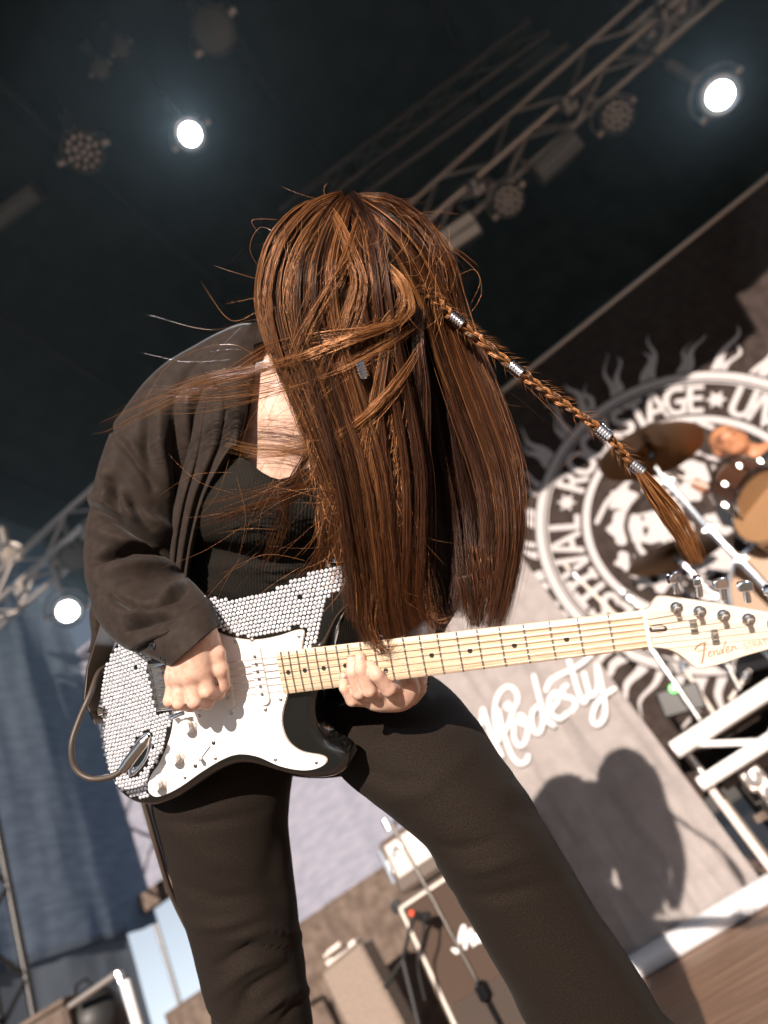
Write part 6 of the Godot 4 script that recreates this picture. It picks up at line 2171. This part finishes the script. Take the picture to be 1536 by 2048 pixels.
	for s in 3:
		for w in 60:
			var oa := rng.randf() * TAU
			var orr := sqrt(rng.randf()) * 0.0032
			var p := PackedVector3Array()
			for k in 121:
				var t := (path[mini(k + 1, 120)] - path[maxi(k - 1, 0)]).normalized()
				var side := t.cross(IF).normalized()
				var out := side.cross(t)
				var ph := k / 120.0 * TAU * 8.5 + 0.9 * sin(k * 0.09) + s * TAU / 3
				var g := (1.0 - 0.38 * k / 120.0) * (1.0 + 0.10 * sin(k * 0.37) + 0.07 * sin(k * 0.13 + 1.0))
				p.append(path[k] + side * (sin(ph) * 0.0048 * g + cos(oa) * orr * g) + out * (sin(ph * 2.0) * 0.0033 * g + sin(oa) * orr * g))
			var c: Color = [BROWN, RED, GOLD, GOLD, BROWN][rng.randi() % 5]
			h.add(p, 0.0007, c, c)
	for k in 130:   # short ends sticking out of the plait
		var i := rng.randi_range(4, 112)
		var t := (path[i + 3] - path[i]).normalized()
		var side := t.cross(IF).normalized() * (1 if rng.randf() < 0.5 else -1)
		h.add(PackedVector3Array([path[i], path[i] + t * 0.008 + side * 0.009, path[i] + t * 0.02 + side * rng.randf_range(0.012, 0.02)]), 0.0003, GOLD, GOLD)
	lock(h, [[1278, 940, 0.905, 9, 0.005], [1310, 985, 0.90, 17, 0.008], [1345, 1035, 0.895, 20, 0.008], [1375, 1080, 0.89, 16, 0.006], [1400, 1130, 0.885, 6, 0.004]], 300, [BROWN, GOLD, RED, GOLD], 0.0005, 4.0, 14, 0.35, 5)
	put(root, "braid", h.mesh(), M.hair)
	for q in [[912, 640, 0.93, 940, 660], [1030, 737, 0.925, 1052, 752], [1206, 864, 0.911, 1226, 884], [1272, 934, 0.905, 1284, 948]]:
		var a := at(q[0] - 10, q[1] - 8, q[2])
		var b := at(q[0] + 13, q[1] + 11, q[2])
		mb = MB.new()
		var prof := []
		for k in 11:
			prof.append(Vector2(0.0084 - (0.001 if q[0] > 1200 else 0.0) + (0.0008 if k % 2 else 0.0), (b - a).length() * k / 10.0))
		mb.lathe(a, b - a, prof, 18)
		put(root, "hair_cuff", mb, M.chrome)
	# a metal cuff half hidden in the hair
	mb = MB.new()
	var ca := at(720, 726, 0.871)
	var cb := at(729, 755, 0.869)
	var cuff := []
	for k in 11:
		cuff.append(Vector2(0.0066 + (0.0008 if k % 2 else 0.0), (cb - ca).length() * k / 10.0))
	mb.lathe(ca, cb - ca, cuff, 18)
	put(root, "hair_cuff", mb, M.chrome)


func _ready() -> void:
	rng.seed = 20240611
	noise.seed = 7
	noise.frequency = 0.05
	# camera
	var cam := Camera3D.new()
	cam.name = "camera"
	add_child(cam)
	var lens := CameraAttributesPhysical.new()
	lens.frustum_focal_length = 15.996
	lens.frustum_near = 0.05
	lens.frustum_far = 900.0
	lens.frustum_focus_distance = 0.93
	lens.exposure_aperture = 1.5
	cam.attributes = lens
	cam.transform = Transform3D(Basis(IR, IU, -IF), EYE)
	cam.current = true
	# sky
	var env := Environment.new()
	env.background_mode = Environment.BG_SKY
	var sm := ProceduralSkyMaterial.new()
	sm.sky_top_color = Color(0.14, 0.24, 0.42)
	sm.sky_curve = 0.2
	sm.sky_horizon_color = Color(1.5, 1.58, 1.66)
	sm.ground_horizon_color = Color(0.55, 0.52, 0.48)
	sm.ground_bottom_color = Color(0.30, 0.27, 0.23)
	var sky := Sky.new()
	sky.sky_material = sm
	env.sky = sky
	env.background_energy_multiplier = 0.25
	env.tonemap_mode = Environment.TONE_MAPPER_LINEAR
	env.tonemap_exposure = 1.75
	env.volumetric_fog_enabled = true
	env.volumetric_fog_density = 0.0
	env.sdfgi_enabled = true
	env.ssao_enabled = true
	env.ssil_enabled = true
	var we := WorldEnvironment.new()
	we.name = "world_environment"
	we.environment = env
	add_child(we)
	# low sun behind the photographer
	var sun := DirectionalLight3D.new()
	sun.name = "sun"
	sun.light_energy = 1.6
	sun.light_color = Color(1.0, 0.94, 0.885)
	sun.light_angular_distance = 0.5
	sun.shadow_enabled = true
	sun.basis = aimed(Vector3(0.166, 0.25, 0.956))
	add_child(sun)

	materials()
	smoke()
	guitar_frame()
	setting()
	backline()
	guitar()
	person()
